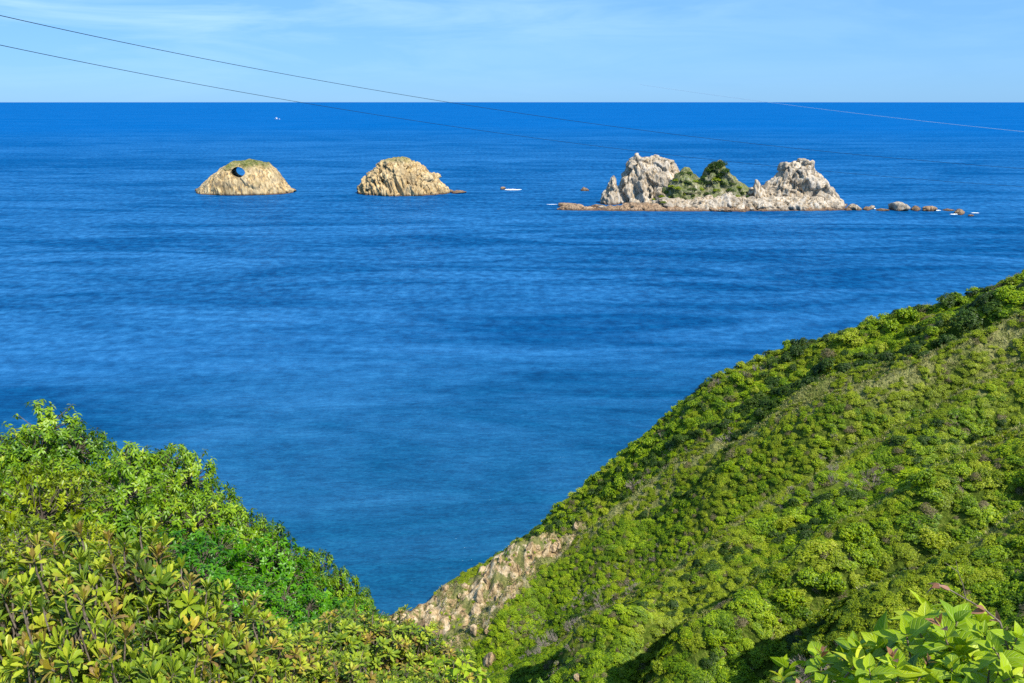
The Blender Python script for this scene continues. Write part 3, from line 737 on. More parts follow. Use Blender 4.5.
PROTO = {
    'bright': [shrub_mesh('shrub', M_bright, lobes=8+i % 3, tufts=250, per=15, size=.068, seed=100+i) for i in range(4)],
    'olive': [shrub_mesh('shrub', M_olive, lobes=10, tufts=270, per=14, size=.060, seed=120+i, flat=.6) for i in range(3)],
    'dark': [shrub_mesh('shrub', M_dark, lobes=7, tufts=240, per=15, size=.07, seed=140+i, flat=.95) for i in range(3)],
    'brown': [shrub_mesh('shrub', M_brown, lobes=6, tufts=110, per=16, size=.06, seed=160+i, flat=.7, aspect=.35) for i in range(2)],
    'bare': [bare_mesh('bare_shrub', 180+i) for i in range(3)],
}
# where they grow
NS = 110000
S = np.c_[rng.uniform(-30, 165, NS), rng.uniform(30, 175, NS)]
z = hgrid(S); u, v, f = project(np.c_[S, z+1])
keep = (f > 35) & (u > -70) & (u < 1100) & (v > 200) & (v < 780) & (z > 2.5)
S = S[keep]; z = z[keep]
cm = cliff_mask(S); p3 = np.c_[S, np.zeros(len(S))]
keep = rng.uniform(size=len(S)) > np.clip(cm*1.08, 0, .965); S = S[keep]; z = z[keep]; cm = cm[keep]; p3 = p3[keep]
vis = visible(np.c_[S, z+1.8]); S = S[vis]; z = z[vis]; p3 = p3[vis]; cm = cm[vis]
# wind-trimmed bands: height and kind follow slow noise stretched down the slope
flt = flute(S); al_, ac_ = -S[:, 0]*.97+S[:, 1]*.25, S[:, 0]*.25+S[:, 1]*.97
band = fbm(np.c_[al_*.03, ac_*.14, np.full(len(S), 2.2)], 4)
kindn = fbm(p3*0.055+40, 4); darkn = fbm(p3*0.09+80, 3); baren = fbm(np.c_[al_*.04, ac_*.17, np.full(len(S), 9.7)], 3)
ridge_xy = np.array([p[:2] for p in RW]); rdist = seg_dist(S, ridge_xy)
sgd = np.stack([seg_signed(S, q) for q, a, b in ribw]); crest = np.min(np.abs(sgd), 0)
gully = np.max(np.exp(-((sgd-4.6)/2.6)**2), 0)      # the hollow just beyond a crest
rad = np.clip(.72+0.60*band+rng.normal(0, .20, len(S)), .34, 2.0)
up_z = smooth(S[:, 0], 30, 60)
rad = rad*np.where(rdist < 14, 1.0+.55*up_z, 1.0)*np.where(crest < 2.0, .62, 1.0)*np.where(cm > .3, .5, 1)
rad *= (0.55+0.45*smooth(S[:, 0], -22, 20))*(1+.40*gully)*np.where(crest < 2.2, .8, 1)
rad *= np.where(rdist < 8, rng.uniform(.75, 1.45, len(S)), 1)
rad = np.clip(rad, .35, 3.0)
bald = (sgd > -.9) & (sgd < .9); bald = bald.any(0) & (fbm(p3*.13+60, 3) > -.12)
order = rng.permutation(len(S)); order = order[(~bald[order]) | (rng.uniform(size=len(order)) < .08)]
cell = {}; sel = []
for i in order:
    x, y = S[i]; ci, cj = int(x//3), int(y//3); ok = True
    for a in (-1, 0, 1):
        for b in (-1, 0, 1):
            for j in cell.get((ci+a, cj+b), ()):
                if (S[j, 0]-x)**2+(S[j, 1]-y)**2 < (0.46*(rad[i]+rad[j]))**2: ok = False; break
            if not ok: break
        if not ok: break
    if ok: cell.setdefault((ci, cj), []).append(i); sel.append(i)
sel = np.array(sel)
def pick_kind(i):
    if baren[i] > .36 and rng.uniform() < .75: return 'bare' if rng.uniform() < .62 else 'brown'
    if flt[i] < .28 and rng.uniform() < .6: return 'dark'  # gully shade imitated with dark-leaved shrubs
    if rdist[i] < 15 and S[i, 0] > 34 and darkn[i] > -.05 and rng.uniform() < .55: return 'dark'
    if darkn[i] > .50 or (gully[i] > .42 and rng.uniform() < .78): return 'dark'  # dark shrubs in patches, and beyond crests to imitate the hollow's shade
    if rng.uniform() < .05: return 'brown'
    if crest[i] < 2.4 and rng.uniform() < .6: return 'olive'
    return 'bright' if kindn[i]+rng.normal(0, .22) > -.12 else 'olive'
kinds = {i: pick_kind(i) for i in sel}
rng_range = np.hypot(S[:, 0], S[:, 1])
u, v, f = project(np.c_[S, z+.8])
app = rad/f*FPX*2
inside = (u > 4) & (u < 1020) & (v < 676) & (v > 255) & (~((u > 780) & (v > 610)))
cand = [i for i in sel if inside[i]]
cand.sort(key=lambda i: -app[i])
LOOK = {'bright': ('bright green', 'evergreen'), 'olive': ('yellowish olive', 'fine-leaved'), 'dark': ('dark green', 'dense'), 'brown': ('brown', 'withered'), 'bare': ('bare grey', 'leafless')}
def place_words(i):
    if rdist[i] < 9: return 'standing on the ridge line against the sea'
    if cm[i] > .2 or (u[i] < 620 and rdist[i] < 16): return 'growing round the eroded rock face'
    if crest[i] < 2.6: return 'on the crest of a rib of the right hillside'
    if v[i] > 560: return 'low on the near flank of the right hillside'
    if u[i] > 860: return 'high on the upper right hillside'
    return 'on the middle flank of the right hillside'
top = []; n_kind = {'shrub': 0, 'bare_shrub': 0}
for i in cand:
    nm = 'bare_shrub' if kinds[i] == 'bare' else 'shrub'
    lim = 285 if nm == 'shrub' else 70
    if n_kind[nm] < lim: n_kind[nm] += 1; top.append(i)
topset = set(top)
from mathutils import Matrix
def slope_turn(x, y, twist):
    e = 1.5; q = np.array([[x+e, y], [x-e, y], [x, y+e], [x, y-e]]); hh = hgrid(q)
    n_ = Vector((-(hh[0]-hh[1])/(2*e), -(hh[2]-hh[3])/(2*e), 1)).normalized()
    Z = (n_*.8+Vector((0, 0, .35))).normalized(); X = Vector((-1, .22, 0)); X = (X-Z*X.dot(Z)).normalized(); Y = Z.cross(X)
    return (Matrix((X, Y, Z)).transposed() @ Matrix.Rotation(twist, 3, 'Z')).to_euler()
def shrub_pose(i, k):
    r_ = rad[i]*(1.0 if k != 'bare' else .9)
    if rdist[i] < 8 and S[i, 0] > 5: return (S[i, 0], S[i, 1], z[i]-.05*r_), (r_*rng.uniform(.9, 1.25), r_, r_*rng.uniform(.95, 1.7)), (rng.normal(0, .1), rng.normal(0, .1), rng.uniform(0, 6.28))
    return (S[i, 0], S[i, 1], z[i]-.16*r_), (r_*rng.uniform(1.05, 1.6), r_*rng.uniform(.85, 1.15), r_*(rng.uniform(.6, 1.1) if rng.uniform() < .8 else rng.uniform(1.1, 1.9))*(1.25 if k in ('dark', 'bare') else 1.0)), tuple(slope_turn(S[i, 0], S[i, 1], rng.normal(0, .35)+(math.pi if rng.uniform() < .5 else 0)))
for i in top:
    k = kinds[i]; me = PROTO[k][rng.integers(len(PROTO[k]))]
    nm = 'bare_shrub' if k == 'bare' else 'shrub'
    o = bpy.data.objects.new(nm, me); COL.objects.link(o)
    loc, sc, rz = shrub_pose(i, k); o.location = loc; o.scale = sc; o.rotation_euler = rz
    c1, c2 = LOOK[k]; size = 'large' if rad[i] > 1.5 else ('small' if rad[i] < .8 else 'rounded')
    tag(o, f'{size} {c1} {c2} shrub {place_words(i)}', 'shrub', f'{c1} shrubs {place_words(i)}')

# the rest of the cover: one object that scatters the same shrubs
rest = [i for i in sel if i not in topset]
def scatter(name, label, idx_by_kind, fill):
    """points with kind / scale / turn, instanced by geometry nodes"""
    P = []; SC = []; RO = []; KI = []
    protos = [(k, me) for k in ('bright', 'olive', 'dark', 'brown', 'bare') for me in PROTO[k]]
    first = {}
    for n_, (k, me) in enumerate(protos): first.setdefault(k, []).append(n_)
    for i in idx_by_kind:
        loc, sc, rz = shrub_pose(i, kinds[i]); P.append(loc); SC.append(sc); RO.append(rz); KI.append(first[kinds[i]][rng.integers(len(first[kinds[i]]))])
    for loc, s_, k in fill:
        P.append(loc); SC.append((s_*rng.uniform(1, 1.5), s_, s_*rng.uniform(.6, .95))); RO.append(tuple(slope_turn(loc[0], loc[1], rng.normal(0, .5)))); KI.append(first[k][rng.integers(len(first[k]))])
    me = bpy.data.meshes.new(name); me.from_pydata([tuple(map(float, p)) for p in P], [], [])
    for nm, dat, ty, fld in (('sc', SC, 'FLOAT_VECTOR', 'vector'), ('ro', RO, 'FLOAT_VECTOR', 'vector')):
        a = me.attributes.new(nm, ty, 'POINT'); a.data.foreach_set(fld, np.asarray(dat, np.float32).ravel())
    a = me.attributes.new('ki', 'INT', 'POINT'); a.data.foreach_set('value', np.asarray(KI, np.int32))
    o = bpy.data.objects.new(name, me); COL.objects.link(o)
    ng = bpy.data.node_groups.new(name, 'GeometryNodeTree')
    ng.interface.new_socket('Geometry', in_out='INPUT', socket_type='NodeSocketGeometry'); ng.interface.new_socket('Geometry', in_out='OUTPUT', socket_type='NodeSocketGeometry')
    gi = ng.nodes.new('NodeGroupInput'); go = ng.nodes.new('NodeGroupOutput')
    join = ng.nodes.new('GeometryNodeJoinGeometry')
    # one real shrub of each mesh serves as the source
    byme = {}
    for ob in COL.objects:
        if ob.type == 'MESH' and ob.data.name not in byme: byme[ob.data.name] = ob
    def attr(n_, t):
        x = ng.nodes.new('GeometryNodeInputNamedAttribute'); x.data_type = t; x.inputs['Name'].default_value = n_; return x.outputs['Attribute']
    sc_o, ro_o, ki_o = attr('sc', 'FLOAT_VECTOR'), attr('ro', 'FLOAT_VECTOR'), attr('ki', 'INT')
    for n_, (k, pm) in enumerate(protos):
        src = byme.get(pm.name)
        if src is None: continue
        oi = ng.nodes.new('GeometryNodeObjectInfo'); oi.inputs['Object'].default_value = src; oi.inputs['As Instance'].default_value = True; oi.transform_space = 'ORIGINAL'
        cmpn = ng.nodes.new('FunctionNodeCompare'); cmpn.data_type = 'INT'; cmpn.operation = 'EQUAL'; ng.links.new(ki_o, cmpn.inputs[2]); cmpn.inputs[3].default_value = n_
        ip = ng.nodes.new('GeometryNodeInstanceOnPoints'); ng.links.new(gi.outputs[0], ip.inputs['Points']); ng.links.new(cmpn.outputs[0], ip.inputs['Selection'])
        ng.links.new(oi.outputs['Geometry'], ip.inputs['Instance'])
        er = ng.nodes.new('FunctionNodeEulerToRotation'); ng.links.new(ro_o, er.inputs[0]); ng.links.new(er.outputs[0], ip.inputs['Rotation']); ng.links.new(sc_o, ip.inputs['Scale'])
        ng.links.new(ip.outputs[0], join.inputs[0])
    ng.links.new(join.outputs[0], go.inputs[0])
    mod = o.modifiers.new('scatter', 'NODES'); mod.node_group = ng
    tag(o, label, kind='stuff'); return o
# low undergrowth between them
NF = 70000
F_ = np.c_[rng.uniform(-30, 165, NF), rng.uniform(30, 175, NF)]
zf = hgrid(F_); uf, vf, ff = project(np.c_[F_, zf+.3]); cmf = cliff_mask(F_); cf = np.min(np.stack([seg_dist(F_, q) for q, a, b in ribw]), 0)
kf = (ff > 35) & (uf > -30) & (uf < 1060) & (vf > 220) & (vf < 760) & (zf > 2) & (rng.uniform(size=NF) > np.clip(cmf*1.02, 0, .93))
kf &= visible(np.c_[F_, zf+1.0])
kn = fbm(np.c_[F_, np.zeros(NF)]*0.055+40, 4)
sf = np.stack([seg_signed(F_, q) for q, a, b in ribw]); bf = ((sgn_ := (np.abs(sf) < .8)).any(0)) & (fbm(np.c_[F_, np.zeros(NF)]*.13+60, 3) > -.12)
kf &= (~bf) | (rng.uniform(size=NF) < .2)
fill = [((F_[i, 0], F_[i, 1], zf[i]-.05), rng.uniform(.4, .85)*(.55 if cmf[i] > .3 else 1), ('olive' if cf[i] < 2 or kn[i]+rng.normal(0, .3) < 0 else 'bright') if rng.uniform() > .08 else 'brown') for i in np.nonzero(kf)[0]]
scatter('hillside_undergrowth', 'low green scrub covering the whole right hillside', rest, fill)
# dry grass on the bare crests
NG = 260000
Gp = np.c_[rng.uniform(-20, 120, NG), rng.uniform(40, 160, NG)]
sg = np.stack([seg_dist(Gp, q) for q, a, b in ribw]).min(0)
cmg = cliff_mask(Gp)
kg = ((sg < 1.9) & (rng.uniform(size=NG) < 1.15-.5*sg)) | ((cmg > .25) & (fbm(np.c_[Gp*.22, np.full(NG, 5.5)], 3) > .18) & (rng.uniform(size=NG) < .7))
zg = hgrid(Gp); ug, vg, fg_ = project(np.c_[Gp, zg+.2]); kg &= (fg_ > 35) & (ug > 380) & (ug < 1060) & (vg < 720) & (zg > 3)
Gp = Gp[kg]; zg = zg[kg]; kg2 = visible(np.c_[Gp, zg+.5]); Gp = Gp[kg2]; zg = zg[kg2]
g = Geo(); nb = 5; kk = np.repeat(np.arange(len(Gp)), nb); n = len(kk)
lean = rng.normal(0, .5, (n, 3)); lean[:, 2] = 1; lean = norm(lean+np.array([-.35, .1, 0]))
hl = rng.uniform(.22, .55, n)
Pg = np.c_[Gp[kk]+rng.normal(0, .12, (n, 2)), zg[kk]]+lean*hl[:, None]*.45
side = norm(np.cross(lean, rng.normal(size=(n, 3))))
blades(g, Pg, lean, side+np.array([0, 0, .6]), hl, .075, np.clip(rng.normal(.5, .2, n), 0, 1))
M_dry = leaf_mat('dry_grass_blades', [(0, (.09, .12, .02)), (.4, (.22, .24, .06)), (.75, (.38, .35, .14)), (1, (.50, .43, .22))], .25)
tag(g.build('dry_grass', M_dry), 'pale dry grass along the rib crests and in the eroded face', kind='stuff')
print('shrubs', len(sel), 'things', len(top), n_kind, 'fill', len(fill))

# ------------------------------------------------------------------ bushes on the big islet
IB = [(655, 199, 840, 3.0), (662, 196, 825, 3.4), (668, 192, 822, 3.6), (672, 186, 822, 3.8), (677, 180, 818, 4.0), (683, 174, 818, 4.2), (689, 174, 816, 4.2), (679, 188, 812, 4.2), (687, 183, 810, 4.6), (694, 181, 812, 4.2),
      (699, 182, 812, 4.2), (704, 178, 812, 4.6), (709, 170, 814, 5.2), (715, 165, 815, 6.2), (721, 164.5, 815, 6.0), (727, 171, 812, 5.0), (718, 168, 815, 5.5), (713, 172, 812, 5.5), (723, 175, 812, 5.5), (717, 179, 808, 5.6), (709, 183, 806, 5.0), (724, 184, 806, 4.6), (701, 189, 804, 4.4),
      (692, 190, 804, 4.4), (684, 194, 802, 4.0), (672, 197, 804, 3.6), (732, 184, 808, 4.0), (739, 187, 806, 3.6), (730, 190, 802, 3.6), (716, 190, 800, 4.0), (707, 194, 798, 3.4), (742, 193, 800, 3.0), (664, 202, 800, 3.0), (694, 196, 796, 3.2), (737, 196, 796, 2.6), (688, 167, 822, 2.6), (748, 197, 796, 2.6)]
from mathutils.bvhtree import BVHTree
bvv = []; bvf = []
for ch in isl.children:
    n_ = len(bvv); bvv += [tuple(v_.co) for v_ in ch.data.vertices]; bvf += [tuple(a+n_ for a in p_.vertices) for p_ in ch.data.polygons]
bvh = BVHTree.FromPolygons(bvv, bvf)
for n_, (u_, v_, Y_, r_) in enumerate(IB):
    hp = bvh.ray_cast(Vector((0, 0, EYE)), Vector(tuple(ray(u_, v_))))[0]
    if hp is None: continue
    P = np.array(hp); k = 'dark' if ((n_ % 5 not in (2, 4) and u_ > 685) or v_ < 178) else 'olive'
    o = bpy.data.objects.new('islet_bush', PROTO[k][n_ % 3]); COL.objects.link(o)
    o.location = (P[0], P[1]+r_*.2, P[2]-r_*.45); o.scale = (r_*1.3, r_*1.25, r_*1.15); o.rotation_euler = (0, 0, n_*1.7)
    where = 'on the rounded top of the islet hump' if v_ < 178 else ('on the left slope of the islet hump' if u_ < 697 else 'on the lower right slope of the islet hump')
    tag(o, f"{'dark green' if k == 'dark' else 'olive green'} bush {where}", 'bush', f"{'dark' if k == 'dark' else 'olive'} bushes {where}")

# ------------------------------------------------------------------ boulders on the slope
BO = [boulder_mesh('boulder', 50+i, M_boulder, sub=4, amp=.3) for i in range(4)]
def hit(u, v): return march(u, v, hgrid)
def boulder(u, v, wpx, hpx, label, k=0, group=None, sink=.25, name='boulder'):
    P = hit(u, v)
    if P is None: return
    s = math.hypot(P[0], P[1])/FPX
    o = put_rock(name, BO[k % 4], (P[0], P[1], P[2]+hpx*s*(.5-sink)), (wpx*s*.55, wpx*s*.5, hpx*s*.6), k*1.9, label, group); o['category'] = 'boulder'
boulder(386, 611, 13, 19, 'tall grey boulder standing at the water end of the cove', 0)
boulder(474, 634, 13, 14, 'dark faced boulder, left of the pair in the green slope', 1)
boulder(488, 631, 11, 11, 'pale boulder, right of the pair in the green slope', 2)
boulder(489, 664, 15, 19, 'pale upright boulder low down above the foreground leaves', 3)
boulder(463, 657, 11, 12, 'grey boulder half hidden in scrub below the pair', 0)
boulder(577, 680, 11, 9, 'pale boulder at the lower edge of the near flank', 1)
rb = np.random.default_rng(5)
for k in range(46):
    t = rb.uniform(); u_ = 412+t*190+rb.normal(0, 5); v_ = 622-t*96+rb.normal(0, 13)
    P = hit(u_, v_)
    if P is None or cliff_mask(P[None, :2])[0] < .5: continue
    w_ = rb.uniform(4, 12)
    zone = 'lower' if u_ < 465 else ('middle' if u_ < 530 else 'upper')
    boulder(u_, v_, w_, w_*rb.uniform(.7, 1.3), f'pale angular boulder on the {zone} part of the eroded face', k, f'boulders on the {zone} eroded face', .52)

# ------------------------------------------------------------------ trees on the observer's headland
T_GREEN = [(0.0, (0.022, 0.075, 0.002)), (0.35, (0.085, 0.185, 0.003)), (0.65, (0.19, 0.32, 0.005)), (1.0, (0.42, 0.48, 0.03))]
T_VIVID = [(0.0, (0.02, 0.09, 0.002)), (0.4, (0.06, 0.21, 0.002)), (0.75, (0.13, 0.33, 0.003)), (1.0, (0.30, 0.46, 0.01))]
T_LIME = [(0.0, (0.07, 0.11, 0.003)), (0.4, (0.18, 0.25, 0.005)), (0.75, (0.33, 0.38, 0.01)), (1.0, (0.50, 0.48, 0.05))]
M_tgreen = leaf_mat('tree_leaves', T_GREEN, 0.3, .4, per_object=0.22)
M_tvivid = leaf_mat('vivid_tree_leaves', T_VIVID, 0.35, .4, per_object=0.15)
M_tlime = leaf_mat('lime_tree_leaves', T_LIME, 0.3, .4, per_object=0.15)
M_bark = bark_mat('tree_bark', (0.06, 0.045, 0.03), (0.15, 0.12, 0.085), 9)

def make_tree(name, lmat, seed, R_=1.8, H=3.6, lobes=9, tips=820, per=10, ln=.125, wd=.043, droop=.55, shape='lance', open_=(.8, 1.75), parts=('trunk', 'crown')):
    """root with trunk and crown; crown = twig tips that each carry a whorl of leaves, set over uneven lobes"""
    r_ = np.random.default_rng(seed); root = empty(name, (0, 0, 0))
    th = np.arange(lobes)*2.4+r_.uniform(0, .8, lobes); rr = R_*.74*np.sqrt((np.arange(lobes)+.3)/lobes)
    Cc = np.c_[rr*np.cos(th), rr*np.sin(th), H*(.80-.34*(rr/R_)**1.4)+r_.normal(0, .12*R_, lobes)]
    Rr = R_*r_.uniform(.27, .44, lobes)
    q = r_.choice(lobes, tips, p=Rr**2/(Rr**2).sum()); lt = r_.normal(0, .09, lobes); d = norm(r_.normal(size=(tips, 3))+np.array([0, 0, .35]))
    T = Cc[q]+d*Rr[q][:, None]*np.array([1, 1, .8])*np.where(r_.uniform(size=tips) < .12, r_.uniform(.4, .9, tips), r_.uniform(.90, 1.08, tips))[:, None]
    g = Geo(); k = np.repeat(np.arange(tips), per); n = len(k)
    D = norm(d+np.array([0, 0, .45])+.35*r_.normal(size=d.shape))
    ax = D[k]; e1 = norm(np.cross(ax, np.array([.3, .2, .9]))); e2 = np.cross(ax, e1)
    ph = np.tile(np.arange(per)*2.399, tips)+np.repeat(r_.uniform(0, 6.28, tips), per)
    rad_ = np.cos(ph)[:, None]*e1+np.sin(ph)[:, None]*e2
    tt = r_.uniform(open_[0], open_[1], n)[:, None]
    A = np.cos(tt)*ax+np.sin(tt)*rad_; Nn = np.sin(tt)*ax-np.cos(tt)*rad_
    P = T[k]+ax*(np.tile(np.linspace(-.16, .03, per), tips)*ln*4)[:, None]
    tint = np.clip(np.repeat(r_.normal(.46, .12, tips)+lt[q], per)+r_.normal(0, .08, n), 0, 1)
    Nn = norm(Nn+.7*d[k]+np.array([0, 0, .4])); leaves(g, P, A, Nn, ln*r_.uniform(.65, 1.15, n), wd*r_.uniform(.8, 1.2, n), shape, droop*r_.uniform(.4, 1.3, n), .3, tint)
    tg = Geo(); top = np.array([.05*R_, 0, H*.42]); pts = [np.array([0, 0, -.6]), np.array([.04, .03, H*.2]), top]
    tube(tg, pts, [.055*R_, .045*R_, .036*R_], 8)
    for i in range(lobes):
        m_ = (top+Cc[i])/2+np.array([0, 0, -.08*R_]); tube(tg, [top, m_, Cc[i], Cc[i]+norm(Cc[i]-m_)*Rr[i]*.3], [.028*R_, .02*R_, .012*R_, .005*R_], 6)
    for i in r_.permutation(tips)[:int(tips*.6)]:
        tube(tg, [Cc[q[i]], Cc[q[i]]*.5+T[i]*.5+r_.normal(0, .03, 3), T[i]+D[i]*.03], [.009, .007, .004], 4)
    tg.build(parts[0], M_bark, root); g.build(parts[1], lmat, root)
    return root
proto_tree = {
    'green': [make_tree('tree', M_tgreen, 200+i) for i in range(3)],
    'vivid': [make_tree('tree', M_tvivid, 210+i, tips=850, per=9, ln=.10, wd=.048, droop=.3, shape='ovate') for i in range(2)],
    'lime': [make_tree('tree', M_tlime, 220+i, tips=700, per=10, ln=.10, wd=.042, droop=.2, open_=(.5, 1.3)) for i in range(2)],
}
used = set()
def tree(kind, u_, v_, r, size, label, k=0, rz=None, cat='tree'):
    """crown top seen at pixel (u, v) at horizontal range r; the foot stands on the ground"""
    P = at_range(u_, v_, r); gz = hgrid(P[None, :2])[0]; h = max(P[2]-gz, 1.2)
    src = proto_tree[kind][k % len(proto_tree[kind])]
    o = src if id(src) not in used else copy_thing(src); used.add(id(src))
    o.location = (P[0], P[1], gz); o.scale = (size, size, h/3.55); o.rotation_euler = (0, 0, (u_*.37+v_) % 6.28 if rz is None else rz)
    tag(o, label, cat)
# back row against the sea
tree('green', 12, 408, 24, 1.35, 'tall green tree with drooping leaves at the upper end of the headland line', 0)
tree('green', 66, 420, 23, 1.15, 'drooping leaved tree between the tallest tree and the dark hollowed one', 1)
tree('green', 118, 426, 21, 1.2, 'broad drooping tree with a dark hollow beneath it', 2)
tree('green', 165, 452, 19.5, 1.0, 'rounded drooping tree against the sea just after the broad hollowed one', 0)
tree('green', 208, 482, 18.5, .95, 'green tree with bushy outline where the headland line dips to the sea', 1)
tree('green', 250, 506, 18, .85, 'feathery green tree on the dipping headland line above the vivid tree', 2)
tree('green', 296, 545, 17.5, .75, 'small feathery tree next to last on the headland line', 0)
tree('green', 335, 566, 17, .68, 'last feathery tree at the seaward tip of the headland', 1)
tree('green', 352, 592, 15.5, .5, 'low sprawling tree under the seaward tip of the headland', 2)
# middle rows
tree('green', 40, 452, 18, 1.1, 'dense shaded tree below the tallest headland tree', 2)
tree('green', 100, 470, 16.5, 1.05, 'dense tree in front of the dark hollow', 0)
tree('green', 165, 500, 15.5, .95, 'dense green tree in the middle of the headland slope', 1)
tree('vivid', 205, 520, 14, .85, 'vivid green tree with small leaves behind the flowering shrub tops', 0)
tree('vivid', 258, 548, 14, .85, 'vivid emerald tree in the centre of the headland', 1)
tree('vivid', 300, 585, 13, .70, 'vivid green tree low beside the seaward tip', 0)
tree('vivid', 235, 575, 12, .75, 'vivid green tree just above the leathery foreground shrubs', 1)
tree('vivid', 140, 535, 12.5, .8, 'vivid green tree half hidden behind bare twigs', 0)
tree('vivid', 290, 625, 11, .6, 'small vivid tree behind the reddish leathery shrubs', 1)
tree('lime', 18, 470, 11, .72, 'yellow green tree at the edge of the view with pale twigs', 0)
tree('lime', -12, 530, 8.5, .6, 'yellow green tree cut by the edge of the view below the edge tree', 0)
tree('lime', 45, 515, 9.5, .58, 'smaller yellow green tree in front of the edge tree', 1)
tree('lime', 95, 540, 9, .5, 'low yellow green tree behind the leathery shrub crown', 0)

# ------------------------------------------------------------------ foreground shrubs
F_LEATHER = [(0.0, (0.02, 0.05, 0.004)), (0.25, (0.08, 0.16, 0.005)), (0.48, (0.22, 0.31, 0.008)), (0.70, (0.42, 0.47, 0.025)), (0.80, (0.24, 0.19, 0.03)), (0.93, (0.22, 0.12, 0.04)), (1.0, (0.46, 0.36, 0.03))]
F_BROAD = [(0.0, (0.05, 0.12, 0.002)), (0.3, (0.17, 0.30, 0.003)), (0.65, (0.34, 0.46, 0.006)), (1.0, (0.52, 0.56, 0.03))]
M_leather = leaf_mat('leathery_leaves', F_LEATHER, 0.25, .36, veins=(.5, 9, (0.50, 0.52, 0.16)), spec=.28)
M_broad = leaf_mat('broad_leaves', F_BROAD, 0.36, .42, veins=(.75, 6, (0.50, 0.62, 0.14)), spec=.25)
M_red = leaf_mat('young_red_leaves', [(0, (.16, .06, .03)), (.5, (.28, .13, .06)), (1, (.55, .30, .22))], .3, .4, veins=(.35, 8, (.6, .4, .3)))
M_stem = bark_mat('shrub_stems', (0.075, 0.055, 0.035), (0.21, 0.17, 0.13), 40)

def rosettes(g, T, D, r_, per, ln, wd, shape, base_t, open_=(.35, 1.45), droop=.18, fold=.28):
    n0 = len(T); k = np.repeat(np.arange(n0), per); n = len(k)
    ax = D[k]; e1 = norm(np.cross(ax, np.array([.31, .17, .93]))); e2 = np.cross(ax, e1)
    j = np.tile(np.arange(per), n0); ph = j*2.399+np.repeat(r_.uniform(0, 6.28, n0), per)+r_.normal(0, .15, n)
    ra = np.cos(ph)[:, None]*e1+np.sin(ph)[:, None]*e2
    f = j/max(per-1, 1); tt = (open_[0]+(open_[1]-open_[0])*f+r_.normal(0, .13, n))[:, None]
    A = np.cos(tt)*ax+np.sin(tt)*ra; Nn = np.sin(tt)*ax-np.cos(tt)*ra
    P = T[k]-ax*(f*ln*.45)[:, None]
    L_ = ln*np.repeat(r_.uniform(.8, 1.15, n0), per)*(.55+.5*np.clip(f*2.2, 0, 1))*r_.uniform(.85, 1.1, n)
    leaves(g, P, A, Nn, L_, wd*L_/ln*r_.uniform(.85, 1.15, n), shape, droop*r_.uniform(.2, 1.8, n), fold, np.clip(base_t[k]+r_.normal(0, .10, n)+(1-f)*.06, 0, 1))

def leather_shrub(seed, R_=.5, H=1.1, tips=90, per=15, ln=.066, wd=.0215):
    r_ = np.random.default_rng(seed); root = empty('leathery_shrub', (0, 0, 0))
    a = np.arange(tips)*2.399; rr = R_*np.sqrt((np.arange(tips)+.5)/tips); lump = .10*np.sin(3*a/2.4+seed)+r_.normal(0, .085, tips)
    T = np.c_[rr*np.cos(a), rr*np.sin(a), H*(1-.42*(rr/R_)**2)+lump*1.0]
    low = r_.permutation(tips)[:tips//4]; T[low] = T[low]*np.array([.85, .85, .82])
    D = norm(np.c_[T[:, :2]*.9/R_, np.full(tips, 1.1)]+.22*r_.normal(size=(tips, 3)))
    bt = np.clip(r_.normal(.40, .19, tips), .05, .80); hot = r_.permutation(tips)[:max(2, tips//4)]; bt[hot] = r_.choice([.76, .80, .84, .88, .93], len(hot))
    g = Geo(); rosettes(g, T, D, r_, per, ln, wd, 'obov', bt, (.25, 1.3))
    # scattered side leaves lower on the twigs
    m_ = tips*9; q = r_.integers(0, tips, m_); A = norm(r_.normal(size=(m_, 3))+np.array([0, 0, .2])); Pp = T[q]-D[q]*r_.uniform(.06, .34, m_)[:, None]+r_.normal(0, .02, (m_, 3))
    leaves(g, Pp, A, norm(np.array([0, 0, 1.])+.4*r_.normal(size=(m_, 3))), ln*r_.uniform(.5, .95, m_), wd*.95, 'obov', .2, .25, np.clip(r_.normal(.30, .17, m_), 0, .84))
    st = Geo(); nb = 7; B = np.c_[R_*.35*np.cos(np.arange(nb)*.9), R_*.35*np.sin(np.arange(nb)*.9), np.full(nb, H*.42)]
    for b in B: tube(st, [(0, 0, -.25), b*np.array([.5, .5, .55])+r_.normal(0, .02, 3), b], [.017, .013, .009], 6)
    for i in range(tips):
        b = B[np.argmin(np.linalg.norm(B-T[i]*np.array([1, 1, .5]), axis=1))]
        m1 = b*.5+T[i]*.5+r_.normal(0, .035, 3)*np.array([1, 1, .4]); tube(st, [b, m1, T[i]-D[i]*.06, T[i]], [.0075, .006, .0045, .0035], 5)
    for i in range(4):                                            # dead grey twigs poking out
        t0 = T[r_.integers(tips)]; p = [t0*.75]; d = norm(np.array([r_.normal(), r_.normal(), .9]))
        for s_ in range(5): d = norm(d+r_.normal(0, .28, 3)); p.append(p[-1]+d*.075)
        tube(st, p, np.linspace(.0055, .002, 6), 5, .9)
    st.build('stems', M_stem, root); g.build('leaves', M_leather, root)
    return root
LS = [leather_shrub(300+i, tips=230+14*i) for i in range(4)]
used_l = set()
def lshrub(u_, v_, r, size, label, k, rz=0):
    P = at_range(u_, v_, r); gz = hgrid(P[None, :2])[0]; H_ = 1.15*size; src = LS[k % 4]
    o = src if id(src) not in used_l else copy_thing(src); used_l.add(id(src))
    o.location = (P[0], P[1], max(gz, P[2]-2.2)); hz = (P[2]-o.location[2])/1.18
    o.scale = (size, size, max(hz, size*.8)); o.location.z = P[2]-1.18*o.scale[2]; o.rotation_euler = (0, 0, rz)
    tag(o, label, 'shrub', None)
